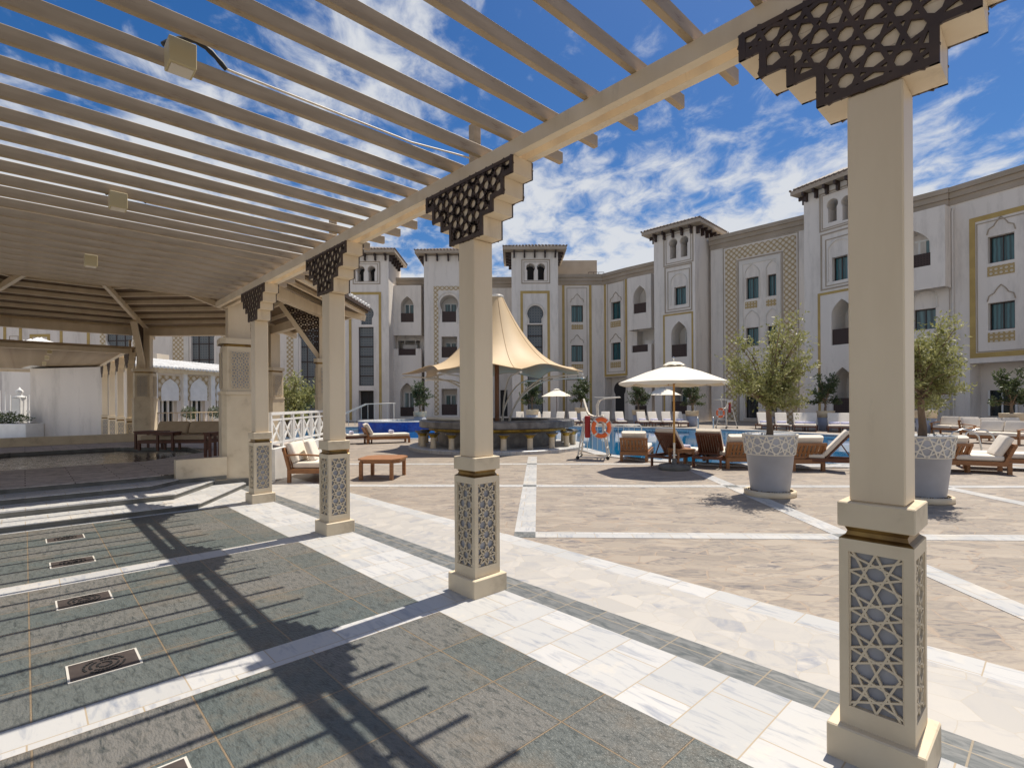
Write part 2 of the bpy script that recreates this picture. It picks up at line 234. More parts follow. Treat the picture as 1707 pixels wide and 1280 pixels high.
# ------------------------------------------------------------ mesh collector
class MB:
    def __init__(s): s.v = []; s.f = []; s.sm = []
    def add(s, vs, fs, smooth=False):
        b = len(s.v); s.v += [tuple(v) for v in vs]
        for f in fs: s.f.append(tuple(b+i for i in f)); s.sm.append(smooth)
        return s
    def box(s, x0, x1, y0, y1, z0, z1):
        if x0 > x1: x0, x1 = x1, x0
        if y0 > y1: y0, y1 = y1, y0
        return s.add([(x0,y0,z0),(x1,y0,z0),(x1,y1,z0),(x0,y1,z0),(x0,y0,z1),(x1,y0,z1),(x1,y1,z1),(x0,y1,z1)],
                     [(0,3,2,1),(4,5,6,7),(0,1,5,4),(1,2,6,5),(2,3,7,6),(3,0,4,7)])
    def bbox(s, x0, x1, y0, y1, z0, z1, b=.01):
        """box with bevelled edges"""
        if x0 > x1: x0, x1 = x1, x0
        if y0 > y1: y0, y1 = y1, y0
        v = []
        for (k, e) in ((z0, b), (z0+b, 0), (z1-b, 0), (z1, b)):
            i = b if e else 0
            q = b-i if False else 0
            X0, X1, Y0_, Y1_ = x0+e, x1-e, y0+e, y1-e
            c = b*.0 if e else b
            v += [(X0+c, Y0_, k), (X1-c, Y0_, k), (X1, Y0_+c, k), (X1, Y1_-c, k), (X1-c, Y1_, k), (X0+c, Y1_, k), (X0, Y1_-c, k), (X0, Y0_+c, k)]
        f = []
        for r in range(3):
            for i in range(8): f.append((r*8+i, r*8+(i+1) % 8, (r+1)*8+(i+1) % 8, (r+1)*8+i))
        f.append(tuple(range(7, -1, -1))); f.append(tuple(range(24, 32)))
        return s.add(v, f)
    def bar(s, p, q, w, h, up=(0, 0, 1)):
        p = Vector(p); q = Vector(q); d = (q-p); 
        if d.length < 1e-6: return s
        d.normalize(); u = Vector(up); 
        if abs(d.dot(u)) > .99: u = Vector((0, 1, 0))
        a = d.cross(u).normalized()*(w/2); b = a.cross(d).normalized()*(h/2)
        vs = [p-a-b, p+a-b, p+a+b, p-a+b, q-a-b, q+a-b, q+a+b, q-a+b]
        return s.add(vs, [(0,3,2,1),(4,5,6,7),(0,1,5,4),(1,2,6,5),(2,3,7,6),(3,0,4,7)][0:0]+[(3,2,1,0),(4,5,6,7),(0,1,5,4),(1,2,6,5),(2,3,7,6),(3,0,4,7)])
    def tube(s, pts, r, n=8, caps=True):
        pts = [Vector(p) for p in pts]; rs = r if isinstance(r, (list, tuple)) else [r]*len(pts); vs = []; ref = None
        for i, p in enumerate(pts):
            d = (pts[min(i+1, len(pts)-1)]-pts[max(i-1, 0)]).normalized()
            if ref is None: ref = Vector((0, 0, 1)) if abs(d.z) < .9 else Vector((1, 0, 0))
            a = d.cross(ref).normalized(); b = d.cross(a).normalized(); ref = b.cross(d).normalized() if False else ref
            if abs(d.dot(ref)) > .95: ref = Vector((1, 0, 0)) if abs(d.x) < .7 else Vector((0, 1, 0)); a = d.cross(ref).normalized(); b = d.cross(a).normalized()
            for k in range(n): vs.append(p+a*rs[i]*cos(2*pi*k/n)+b*rs[i]*sin(2*pi*k/n))
        fs = []
        for i in range(len(pts)-1):
            for k in range(n): fs.append((i*n+k, i*n+(k+1) % n, (i+1)*n+(k+1) % n, (i+1)*n+k))
        s.add(vs, fs, True)
        if caps: s.add(vs[:n], [tuple(range(n-1, -1, -1))]); s.add(vs[-n:], [tuple(range(n))])
        return s
    def lathe(s, prof, n=32, c=(0, 0, 0), smooth=True, a0=0., a1=2*pi):
        full = abs(a1-a0-2*pi) < 1e-6; m = n if full else n+1; vs = []
        for (r, z) in prof:
            for k in range(m):
                a = a0+(a1-a0)*k/n; vs.append((c[0]+r*cos(a), c[1]+r*sin(a), c[2]+z))
        fs = []
        for i in range(len(prof)-1):
            for k in range(n): fs.append((i*m+k, i*m+(k+1) % m, (i+1)*m+(k+1) % m, (i+1)*m+k))
        return s.add(vs, fs, smooth)
    def prism(s, poly, z0, z1, holes=(), bottom=False):
        """polygon in x-y lifted from z0 to z1, holes cut through"""
        loops = [[Vector((p[0], p[1], 0)) for p in l] for l in [poly]+list(holes)]
        tri = tessellate_polygon(loops); flat = [p for l in loops for p in l]
        vs = [(p.x, p.y, z1) for p in flat]; fs = []
        for a, b, c in tri:
            n = (flat[b]-flat[a]).cross(flat[c]-flat[a]).z
            if abs(n) < 1e-10: continue
            fs.append((a, b, c) if n > 0 else (a, c, b))
        s.add(vs, fs)
        if z1-z0 > 1e-6:
            for l in loops:
                m = len(l); s.add([(p.x, p.y, z0) for p in l]+[(p.x, p.y, z1) for p in l], [(i, (i+1) % m, (i+1) % m+m, i+m) for i in range(m)])
        return s
    def wallpoly(s, poly, holes, y0, rev):
        """sheet in x-z at y=y0 with holes whose reveals run back by rev (list)"""
        loops = [[Vector((p[0], p[1], 0)) for p in l] for l in [poly]+list(holes)]
        tri = tessellate_polygon(loops); flat = [p for l in loops for p in l]
        fs = []
        for a, b, c in tri:
            n = (flat[b]-flat[a]).cross(flat[c]-flat[a]).z
            if abs(n) < 1e-10: continue
            fs.append((a, b, c) if n > 0 else (a, c, b))
        s.add([(p.x, y0, p.y) for p in flat], fs)
        for l, r in zip(loops[1:], rev):
            m = len(l); s.add([(p.x, y0, p.y) for p in l]+[(p.x, y0+r, p.y) for p in l], [(i, (i+1) % m, (i+1) % m+m, i+m) for i in range(m)])
        return s
    def build(s, name, m, parent=None, loc=None, rot=None):
        me = bpy.data.meshes.new(name); me.from_pydata(s.v, [], s.f); me.materials.append(m)
        for p, q in zip(me.polygons, s.sm): p.use_smooth = q
        me.update(); o = bpy.data.objects.new(name, me); COL.objects.link(o)
        if parent: o.parent = parent
        if loc is not None: o.location = loc
        if rot is not None: o.rotation_euler = (0, 0, rot)
        return o
def tag(o, label=None, cat=None, group=None, kind=None):
    if label: o['label'] = label
    if cat: o['category'] = cat
    if group: o['group'] = group
    if kind: o['kind'] = kind
    return o
def empty(name, loc=(0, 0, 0), rz=0, parent=None):
    o = bpy.data.objects.new(name, None); COL.objects.link(o); o.location = loc; o.rotation_euler = (0, 0, rz); o.empty_display_size = .2
    if parent: o.parent = parent
    return o
def copy_tree(o, parent=None):
    c = o.copy(); COL.objects.link(c); c.parent = parent
    for ch in list(o.children): copy_tree(ch, c)
    return c
def struct(o, label=None, cat=None):
    o['kind'] = 'structure'
    if label: o['label'] = label
    if cat: o['category'] = cat
    return o
# ------------------------------------------------------------ eight-fold star tracery
def star_segments(nx, nz, a):
    segs = []
    def mids(cx, cz):
        r = a/2; return [(cx+r*cos(k*pi/4), cz+r*sin(k*pi/4)) for k in range(8)]
    for i in range(nx):
        for j in range(nz):
            cx, cz = (i+.5)*a, (j+.5)*a; m = mids(cx, cz)
            for k in range(8): segs.append((m[k], m[(k+3) % 8]))
    e = a*.5-a*.2071  # corner square: rays from its mids
    for i in range(nx+1):
        for j in range(nz+1):
            cx, cz = i*a, j*a; h = a*.2071
            ms = [(cx+h*cos(pi/4+k*pi/2), cz+h*sin(pi/4+k*pi/2)) for k in range(4)]
            for k in range(4):
                an = (k+1)*pi/2; ix = (cx+h*.32*cos(an), cz+h*.32*sin(an))
                segs.append((ms[k], ix)); segs.append((ix, ms[(k+1) % 4]))
    return segs
def clip(seg, x0, x1, z0, z1):
    (ax, az), (bx, bz) = seg; dx_, dz_ = bx-ax, bz-az; t0, t1 = 0., 1.
    for p, q in ((-dx_, ax-x0), (dx_, x1-ax), (-dz_, az-z0), (dz_, z1-az)):
        if abs(p) < 1e-12:
            if q < 0: return None
        else:
            r = q/p
            if p < 0: t0 = max(t0, r)
            else: t1 = min(t1, r)
    if t1-t0 < 1e-4: return None
    return ((ax+dx_*t0, az+dz_*t0), (ax+dx_*t1, az+dz_*t1))
# ------------------------------------------------------------ the ground
def struct_sheet(name, poly, z, m, rot, holes=(), z0=None):
    return struct(MB().prism(poly, z if z0 is None else z0, z, holes).build(name, m, None, (0, 0, 0), rot))
ROTC = atan2(-.05, .99875)
def toC(p): # world -> courtyard frame
    c, s = cos(-ROTC), sin(-ROTC); return (p[0]*c-p[1]*s, p[0]*s+p[1]*c)
def toP(p): c, s = cos(-ROTP), sin(-ROTP); return (p[0]*c-p[1]*s, p[0]*s+p[1]*c)
pool = [(-13, 24.2), (-6, 24.0), (-3.4, 23.4), (.2, 21.5), (2.6, 17.9), (2.98, 15.7), (4.0, 14.2), (5.34, 13.35), (6.8, 12.9), (8.3, 12.75), (9.6, 13.1), (11.3, 14.6), (13, 17.2), (15.2, 22.6), (15.3, 24.2), (13.4, 28.55), (10.6, 31.2), (7.24, 33.6), (2, 35.5), (-6, 36.5), (-14, 36)]
ground = MB().prism([toC(p) for p in [(-400, -60), (400, -60), (400, 900), (-400, 900)]], 0, 0, [[toC(p) for p in pool]])
struct(ground.build('ground', TANST, None, (0, 0, 0), ROTC), 'tan irregular stone paving of the courtyard', 'paving')
pw = MB()
n = len(pool); pw.add([(p[0], p[1], -.0) for p in pool]+[(p[0], p[1], -.9) for p in pool], [((i+1) % n, i, i+n, (i+1) % n+n) for i in range(n)])
struct(pw.build('pool_wall', BLUET))
struct(MB().prism(pool, -.06, -.06).build('pool_water', POOLW), 'blue water of the big swimming pool', 'water')
# white pool coping
def offset(poly, d):
    out = []; n = len(poly)
    for i in range(n):
        a, b, c = Vector(poly[i-1]), Vector(poly[i]), Vector(poly[(i+1) % n]); e1 = (b-a).normalized(); e2 = (c-b).normalized()
        nrm = (Vector((e1.y, -e1.x))+Vector((e2.y, -e2.x))).normalized(); out.append(tuple(b+nrm*d))
    return out
struct(MB().prism(offset(pool, .42), -.05, .03, [offset(pool, -.04)]).build('pool_coping', MARBLE))
# courtyard bands of white marble, dark squares where they cross
P0, PV, Q0, QH, W = -.30, 3.82, 6.18, 3.70, .26
vx = [P0+PV*k for k in range(0, 5)]; hy = [Q0, 9.90, 13.5]
def cband(x0, x1, y0, y1, m, name): return MB().box(x0, x1, y0, y1, -.02, .005).build(name, m, None, (0, 0, 0), ROTC)
def yb(x): # where a courtyard line meets the marble walk (c = 4.28)
    a, b = cos(ROTC-ROTP), sin(ROTC-ROTP)
    return (4.27-x*cos(ROTC-ROTP))/(-sin(ROTC-ROTP))
for i, x in enumerate(vx):
    y0 = max(yb(x+W), 0.6); ends = [y0]+[h for h in hy if h > y0]+[[19, 16.5, 9, 8.5, 8.0][i] if i < 2 else 12.0]
    cuts = [h for h in hy if h > y0]
    start = y0+.05
    for h in cuts+[[15.5, 12.6, 13.49, 13.49, 13.49][i]]:
        if h > start+.3: struct(cband(x, x+W, start, h, MARBLE, 'paving_band'))
        start = h+W
for h in hy:
    x0 = -8 if h > 9 else None
    a = yb(0); # left end against the marble walk
    lx = (4.27-h*(-sin(ROTC-ROTP)))/cos(ROTC-ROTP)
    xs = lx+.1
    for x in vx:
        if x > xs+.2:
            struct(cband(xs, x, h, h+W, MARBLE, 'paving_band')); struct(cband(x, x+W, h, h+W, DARKT, 'paving_square')); xs = x+W
        elif x+W > xs-.2: struct(cband(x, x+W, h, h+W, DARKT, 'paving_square')); xs = x+W
    struct(cband(xs, xs+6, h, h+W, MARBLE, 'paving_band'))
# pergola floor, laid in strips beside each other (frame: x=c, y=t)
def strip(name, c0, c1, t0, t1, m, z=.006, zlo=-.02): return struct(MB().box(c0, c1, t0, t1, zlo, z).build(name, m, None, (0, 0, 0), ROTP))
PER = 2.815; T0 = .645                                       # pillar spacing and first pillar
bands = [(3.445-.155+PER*k, 3.445+.125+PER*k) for k in (-3, -2, -1, 0, 1)]
prev = -8.
for k, (a, b) in enumerate(bands):
    s = MB(); s.box(-6, 2.31, prev, a, -.02, .006)
    o = struct(s.build('slate_floor', SLATE, None, ct(.017, a-2.6, 0), ROTP)); 
    for v in o.data.vertices: v.co.x -= .017; v.co.y -= a-2.6
    strip('marble_cross_band', -6, 2.31, a, b, MARBLE); prev = b
o = struct(MB().box(-6-.017, 2.31-.017, 0, 9.05-prev, -.02, .006).build('slate_floor', SLATE, None, ct(.017, prev, 0), ROTP))
o = struct(MB().box(-.0, .67, -8, 22, -.02, .0065).build('marble_walk', MARBLE, None, ct(2.31, 0, 0), ROTP))
strip('dark_stone_stripe', 2.98, 3.24, -8, 12, DARKT)
o = struct(MB().box(0, .79, -8, 22, -.02, .006).build('marble_crazy_walk', CRAZYM, None, ct(3.24, 0, 0), ROTP))
strip('marble_border', 4.03, 4.28, -8, 22, MARBLE)
# drain covers let into the slate
def drain_mesh():
    pts = MB(); pts.box(0, .33, 0, .25, .007, .013)
    rg = MB()
    for r in (.035, .07, .1):
        for k in range(24):
            if (k*7) % 24 in (0, 1, 2): continue
            a, b = 2*pi*k/24, 2*pi*(k+.72)/24
            rg.bar((.165+r*cos(a)*1.0, .125+r*sin(a), .0155), (.165+r*cos(b)*1.0, .125+r*sin(b), .0155), .012, .005)
    fr = MB()
    for x0, x1, y0, y1 in ((-.012, 0, -.012, .262), (.33, .342, -.012, .262), (0, .33, -.012, 0), (0, .33, .25, .262)): fr.box(x0, x1, y0, y1, 0, .0125)
    return pts, rg, fr
dl = ['dark drain cover in the slate nearest the camera, cut by the bottom edge', 'dark metal drain cover second from the camera in the slate', 'dark metal drain cover just before the second marble cross band', 'dark metal drain cover just past the farther marble cross band', 'dark metal drain cover nearest the steps']
d0 = None
for i, t in enumerate((2.47, 3.92, 5.38, 6.80, 8.10)):
    if d0 is None:
        d0 = empty('drain_cover'); a, b, c = drain_mesh(); a.build('plate', DRAIN, d0); b.build('vents', BLACK, d0); c.build('frame', GALV, d0); o = d0
    else: o = copy_tree(d0)
    o.location = ct(.185, t, 0); o.rotation_euler = (0, 0, ROTP); tag(o, dl[i], 'drain cover', 'drain covers along the slate floor')
# ------------------------------------------------------------ pergola
def lattice_panel(w, h, a, bw, depth, frame=True):
    """tracery in x-z, centred on x=0, from z=0 to h, front at y=0, going back by depth"""
    nx = max(1, round(w/a)); nz = max(1, round(h/a)); ax = w/nx; az = h/nz; mb = MB()
    for s in star_segments(nx, nz, 1.):
        c = clip(s, 0, nx, 0, nz)
        if c is None: continue
        (x0, z0), (x1, z1) = c
        mb.bar((x0*ax-w/2, depth/2, z0*az), (x1*ax-w/2, depth/2, z1*az), depth, bw, (0, 0, 1) if abs(x1-x0) > abs(z1-z0) else (1, 0, 0))
    if frame:
        for x in (-w/2, w/2): mb.box(x-bw*.7, x+bw*.7, 0.001, depth-.001, 0, h)
    return mb
BZ = [3.497, 3.362, 3.232, 3.128, 2.972]; BW = [.585, .483, .355, .225]   # bracket steps
def bracket_lattice():
    mb = MB(); a = .21
    segs = [((p[0]-1.05, p[1]+2.972-.03), (q[0]-1.05, q[1]+2.972-.03)) for p, q in star_segments(10, 3, a)]
    d = .012
    for k in range(4):
        x, z1, z0 = BW[k], BZ[k], BZ[k+1]
        for s in segs:
            c = clip(s, -x, x, z0, z1)
            if c: mb.bar((c[0][0], 0, c[0][1]), (c[1][0], 0, c[1][1]), d if abs(c[1][0]-c[0][0]) > abs(c[1][1]-c[0][1]) else d, .019, (0, 0, 1) if abs(c[1][0]-c[0][0]) > abs(c[1][1]-c[0][1]) else (1, 0, 0))
        e = .034
        for s in (-1, 1): mb.box(s*x, s*(x-e), -.008, .008, z0 if k == 3 else z0-e*0, z1)
        nxt = BW[k+1] if k < 3 else 0
        for s in (-1, 1): mb.box(s*x*.999, s*(nxt-(e if k < 3 else 0)), -.0075, .0075, z0, z0+e)
    mb.box(-BW[0], BW[0], -.007, .007, BZ[0]-.028, BZ[0])
    return mb
def bracket_body(hd):
    mb = MB()
    for k in range(4): mb.box(-BW[k], BW[k], -hd, hd, BZ[k+1], BZ[k]-(0 if k == 0 else 0.0015))
    return mb
def make_pillar(parent):
    p = empty('pillar', parent=parent)
    MB().bbox(-.18, .18, -.18, .18, .0, .155, .006).build('plinth', STONEC, p)
    ped = MB(); H0, H1 = .155, .985; w0, w1 = .137, .137
    for sx in (-1, 1):
        for sy in (-1, 1): ped.box(sx*.137, sx*.1, sy*.137, sy*.1, H0+.085, H1-.055)
    ped.box(-.137, .137, -.137, .137, H0, H0+.085); ped.box(-.137, .137, -.137, .137, H1-.055, H1)
    pd = ped.build('pedestal', STONEC, p)
    MB().box(-.112, .112, -.112, .112, H0+.05, H1-.03).build('backing', GREYB, pd)
    lat = lattice_panel(.2, H1-.055-H0-.085, .172, .0088, .014).build('tracery', STONEC, pd)
    for k in range(4):
        o = lat if k == 0 else lat.copy()
        if k: COL.objects.link(o)
        o.parent = pd; a = k*pi/2; o.rotation_euler = (0, 0, a); o.location = (sin(a)*.132, -cos(a)*.132, H0+.085)
    # brass scotia between pedestal and collar
    prof = [(.137, .985), (.132, .99), (.116, 1.0), (.110, 1.018), (.118, 1.035), (.137, 1.04)]
    m = MB(); vs = []
    for r, z in prof: vs += [(-r, -r, z), (r, -r, z), (r, r, z), (-r, r, z)]
    m.add(vs, [(i*4+k, i*4+(k+1) % 4, (i+1)*4+(k+1) % 4, (i+1)*4+k) for i in range(5) for k in range(4)]); m.build('brass_scotia', GOLD, p)
    MB().bbox(-.142, .142, -.142, .142, 1.04, 1.15, .005).build('collar', STONEC, p)
    MB().bbox(-.103, .103, -.103, .103, 1.15, 2.97, .006).build('shaft', CREAM, p)
    cp = empty('capital', parent=p)
    bracket_body(.098).build('corbel', CREAM, cp, None, pi/2)
    bl = bracket_lattice().build('corbel_tracery', BROWN, cp, (-.106, 0, 0), pi/2)
    o = bl.copy(); COL.objects.link(o); o.parent = cp; o.location = (.106, 0, 0)
    MB().bbox(-.035, .035, -.05, .05, 3.50, 4.0, .012).build('post_stub', SLATM, p)
    return p
def pergola(name, label, t_first, npil, slat_t0, slat_t1, beam0, beam1, lamps=True):
    root = empty(name, ct(0, 0, 0), ROTP); tag(root, label, 'pergola')
    base = make_pillar(root); base.location = (2.82, t_first, 0)
    for k in range(1, npil):
        c = copy_tree(base, root); c.location = (2.83, (T0 if t_first < 1 else t_first)+PER*k, 0)
    for c0, c1 in ((2.725, 2.79), (2.87, 2.935), (-1.45, -1.39), (-1.29, -1.23)):
        b = MB().box(c0, c1, beam0, beam1, 3.5, 3.612)
        b.build('beam', CREAM, root)
    s0 = None; t = slat_t0; k = 0
    while t < slat_t1:
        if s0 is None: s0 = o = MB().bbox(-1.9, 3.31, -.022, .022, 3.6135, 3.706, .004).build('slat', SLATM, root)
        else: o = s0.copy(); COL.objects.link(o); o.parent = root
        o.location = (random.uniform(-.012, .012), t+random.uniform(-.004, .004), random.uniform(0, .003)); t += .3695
    return root
near = pergola('pergola', 'cream slatted pergola standing over the camera on star tracery pillars', .565, 4, 1.428-.3695*12, 11.3, -3.4, 11.35)
# conduits lying on the slats, and buff light boxes hanging between them
for (t, off) in ((3.672, 0), (6.628, 0)):
    MB().tube([(.92, t-.05, 3.725), (1.0, t-.05, 3.722), (2.3, t-.05, 3.722), (2.70, t-.14, 3.72), (2.83, t-.2, 3.70)], .007, 6).build('conduit', CREAM, near)
    MB().tube([(.60+.34*q/12, t-.05, 3.70+.10*sin(pi*q/12)+.02) for q in range(13)], [.014+.004*(q % 2) for q in range(13)], 8).build('flexible_conduit', BLACK, near)
ll = ['buff square light box hanging from the slats nearest the camera', 'buff square light box hanging midway along the pergola', 'buff square light box hanging at the far end of the near pergola']
b0 = None
for i, t in enumerate((3.46, 6.20, 9.0)):
    if b0 is None:
        b0 = empty('light_box'); MB().bbox(-.068, .068, -.068, .068, -.145, .0, .004).build('housing', BUFF, b0); MB().box(-.055, .055, -.055, .055, -.150, -.1455).build('lens', CURTN, b0)
        o = b0
    else: o = copy_tree(b0)
    o.location = ct(.66, t, 3.66 if i == 0 else 3.625); o.rotation_euler = (0, 0, ROTP); tag(o, ll[i], 'light', 'light boxes under the pergola')
far = pergola('pergola', 'second cream pergola beyond the octagonal pavilion at the left', 23.4, 6, 22.9, 38.6, 22.7, 38.8, False)
MB().box(-6, 2.72, 22.78, 22.9, 3.45, 3.61).build('end_beam', CREAM, far)
MB().box(-6, 2.72, 38.6, 38.72, 3.45, 3.61).build('end_beam', CREAM, far)
b1 = copy_tree(b0)
bxs = [(b1, 24.9)]
fl = ['small light box under the far pergola, nearer one', 'small light box under the far pergola, middle one', 'small light box under the far pergola, farthest one']
for i, t in enumerate((24.9, 28.0, 32.0)):
    o = b1 if i == 0 else copy_tree(b1); o.location = ct(.66, t, 3.611); o['label'] = fl[i]; o['group'] = 'light boxes under the far pergola'
strip('marble_landing', -6, 2.31, 9.05, 12, MARBLE)
strip('far_terrace', -14, 4.3, 22.9, 60, MARBLE, .006)
# ------------------------------------------------------------ platform, steps and plunge pool
CC = (.84, 16.95)                                             # centre of the octagonal pavilion (c, t)
def octa(R, a0=22.5): return [(CC[0]+R*cos(radians(a0+45*k)), CC[1]+R*sin(radians(a0+45*k))) for k in range(8)]
right = [(6.45, 14.9), (6.45, 19.1), (3.1, 22.4), (-6, 22.4)]
lev = [(.085, 9.15, 1.94, (3.12, 10.87), STEPST), (.17, 9.83, 1.75, (2.62, 11.06), STEPST), (.255, 10.52, 1.53, (2.04, 11.06), STEPST), (.34, 11.13, 1.42, (1.99, 11.25), STEPST)]
oh = octa(2.95)
zprev = -.02
for i, (z, t, c, e, m) in enumerate(lev):
    if i < 3: poly = [(-6, t), (c, t), e, (e[0], 11.06+.3), (e[0]-.02, 11.6), (-6, 11.6)]
    else: poly = [(-6, t), (c, t), e, (3.0, 11.3), (3.25, 11.5)]+right
    st = MB().prism(poly, zprev, z-.014, [oh] if i == 3 else [])
    o = st.build('step' if i < 3 else 'terrace_base', STEPST, None, (0, 0, 0), ROTP); struct(o)
    tp = MB().prism([(p[0]+(.012 if k == 1 else 0), p[1]-(.015 if k < 3 else 0)) for k, p in enumerate(poly)], z-.014, z, [oh] if i == 3 else [])
    o = tp.build('step_tread' if i < 3 else 'terrace_floor', MARBLE if i < 3 else DECK, None, (0, 0, 0), ROTP); struct(o)
    zprev = -.02
struct(MB().prism([(p[0], p[1]) for p in octa(3.0)], .24, .24).build('plunge_pool_water', DARKW, None, (0, 0, 0), ROTP), 'dark water of the plunge pool under the pavilion', 'water')
pl = MB(); n = 8; ov = octa(2.96); pl.add([(p[0], p[1], .335) for p in ov]+[(p[0], p[1], -.3) for p in ov], [((i+1) % n, i, i+n, (i+1) % n+n) for i in range(n)]); struct(pl.build('plunge_pool_wall', NAVYT, None, (0, 0, 0), ROTP))
# ------------------------------------------------------------ octagonal pavilion
pav = empty('pavilion', ct(CC[0], CC[1], 0), ROTP); tag(pav, 'octagonal open pavilion with louvred roof over the dark plunge pool', 'pavilion')
VR = 6.01
def vpt(k, R=VR): a = radians(22.5+45*k); return Vector((R*cos(a), R*sin(a), 0))
def octprism(mb, w, ch, z0, z1): 
    p = [(-w+ch, -w), (w-ch, -w), (w, -w+ch), (w, w-ch), (w-ch, w), (-w+ch, w), (-w, w-ch), (-w, -w+ch)]
    return mb.prism(p, z0, z1)
def big_pillar(parent, loc, rot, low):
    q = empty('pillar', loc, rot, parent)
    octprism(MB(), .325, .08, 0 if low else .0, 1.80).build('pedestal', STONEC, q)
    octprism(MB(), .345, .09, 1.80, 1.86).build('ledge', STONEC, q)
    bx = octprism(MB(), .30, .07, 1.86, 2.74).build('panel_box', STONEC, q)
    for k in range(4):
        a = k*pi/2
        g = MB().box(-.165, .165, -.004, .004, 0, .70).build('backing', GREYB, bx, (sin(a)*.306, -cos(a)*.306, 1.93), a)
        l = lattice_panel(.33, .70, .11, .011, .012).build('tracery', STONEC, bx, (sin(a)*.322, -cos(a)*.322, 1.93), a)
    octprism(MB(), .285, .07, 2.74, 2.79).build('brass_band', GOLD, q)
    octprism(MB(), .35, .1, 2.79, 2.90).build('cap', STONEC, q)
    MB().bbox(-.2, .2, -.2, .2, 2.90, 4.1, .008).build('shaft', CREAM, q)
    return q
for k in (0, 1, 2, 5, 6, 7):   # vertices: 6 stands at the front right, 0 right, 1 and 2 at the back
    p = vpt(k); q = big_pillar(pav, p, radians(-8) if k == 6 else radians(22.5+45*k), True)
    if k == 6: continue
    tri = MB(); aa = .16                                      # tracery bracket reaching inwards under the hip rafter
    for sg in star_segments(6, 9, aa):
        for j in range(12):
            z1 = 4.40-j*.11; z0 = z1-.11; x1 = .93-j*.076
            c = clip(((sg[0][0], sg[0][1]+3.08), (sg[1][0], sg[1][1]+3.08)), .0, x1, z0, z1)
            if c: tri.bar((-c[0][0], 0, c[0][1]), (-c[1][0], 0, c[1][1]), .02, .024, (0, 0, 1) if abs(c[1][0]-c[0][0]) > abs(c[1][1]-c[0][1]) else (1, 0, 0))
    tri.bar((-.95, 0, 4.42), (.0, 0, 3.06), .03, .03); tri.bar((0, 0, 4.41), (-.95, 0, 4.41), .028, .03); tri.bar((0, 0, 3.08), (0, 0, 4.40), .028, .03, (1, 0, 0))
    tri.build('corner_tracery', BROWN, q, (-.2, 0, 0), 0)
    MB().bar((-1.03, 0, 4.44), (.0, 0, 2.94), .17, .12).build('brace', CREAM, q, (-.2, 0, 0), 0)
for k in range(8):
    a, b = vpt(k), vpt(k+1)
    MB().bar((a.x, a.y, 4.2), (b.x, b.y, 4.2), .2, .26).build('ring_beam', CREAM, pav)
zr = lambda r: 5.75-.2*r
roof = MB(); RT = VR+1.2; apex = (0, 0, zr(0)+.14)
for k in range(8):
    a, b = vpt(k, RT), vpt(k+1, RT)
    roof.add([(a.x, a.y, zr(RT)+.14), (b.x, b.y, zr(RT)+.14), apex], [(0, 1, 2)])
rf = roof.build('roof', TILEW, pav)
til = MB()
for k in range(8):
    a, b = vpt(k, RT+.05), vpt(k+1, RT+.05); mid = (a+b)/2; inn = -mid.normalized(); e = (b-a).normalized(); Ls = (b-a).length; m = int(Ls/.24); ap = mid.length
    for j in range(m):
        x = (j+.5)/m*Ls-Ls/2; L2 = ap*(1-abs(x)/(Ls/2)); s = mid+e*x; L2 = min(L2, 4.0)
        if L2 < .15: continue
        q = s+inn*L2
        til.tube([(s.x, s.y, zr(RT)+.17), (q.x, q.y, zr(RT)+.17+.2*L2*1.08)], .075, 6)
til.build('roof_tiles', TILEW, pav)
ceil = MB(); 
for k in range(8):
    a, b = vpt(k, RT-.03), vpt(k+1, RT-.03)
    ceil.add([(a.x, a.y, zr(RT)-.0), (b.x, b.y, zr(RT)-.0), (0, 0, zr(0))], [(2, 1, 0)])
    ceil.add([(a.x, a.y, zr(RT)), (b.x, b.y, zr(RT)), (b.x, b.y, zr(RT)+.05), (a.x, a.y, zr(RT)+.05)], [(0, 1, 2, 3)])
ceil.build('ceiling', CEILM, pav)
fas = MB()
for k in range(8):
    a, b = vpt(k, RT+.02), vpt(k+1, RT+.02); fas.bar((a.x, a.y, zr(RT)+.10), (b.x, b.y, zr(RT)+.10), .04, .10)
fas.build('fascia', BROWN, pav)
for r in range(13):
    R = RT-.15-.62*r
    if R < .5: break
    m = MB()
    for k in range(8):
        a, b = vpt(k, R), vpt(k+1, R); m.bar((a.x, a.y, zr(R*.962)-.07), (b.x, b.y, zr(R*.962)-.07), .085, .15)
    m.build('ceiling_purlin', CREAM, pav)
for k in range(8):
    a = vpt(k, RT-.1); MB().bar((a.x, a.y, zr(RT)-.16), (0, 0, zr(0)-.16), .1, .16).build('hip_rafter', CREAM, pav)
# low wall and parapet of the terrace
lw = MB().box(2.0, 2.84, 11.065, 11.24, .0, .60).build('terrace_wall', STONEC, None, (0, 0, 0), ROTP); tag(lw, 'low cream wall beside the steps joined to the near pavilion pillar', 'wall')
sk = MB().box(2.03, 2.83, 11.05, 11.064, .17, .245).box(2.62, 3.4, 11.05, 11.064, .0, .155).build('skirting', STEPST, lw)
pp = MB().box(-2.2+CC[0], 2.3+CC[0]-.35, 22.32, 22.42, .34, .62).build('terrace_parapet', STONEC, None, (0, 0, 0), ROTP); tag(pp, 'low cream parapet at the back of the terrace by the far pavilion pillar', 'wall')
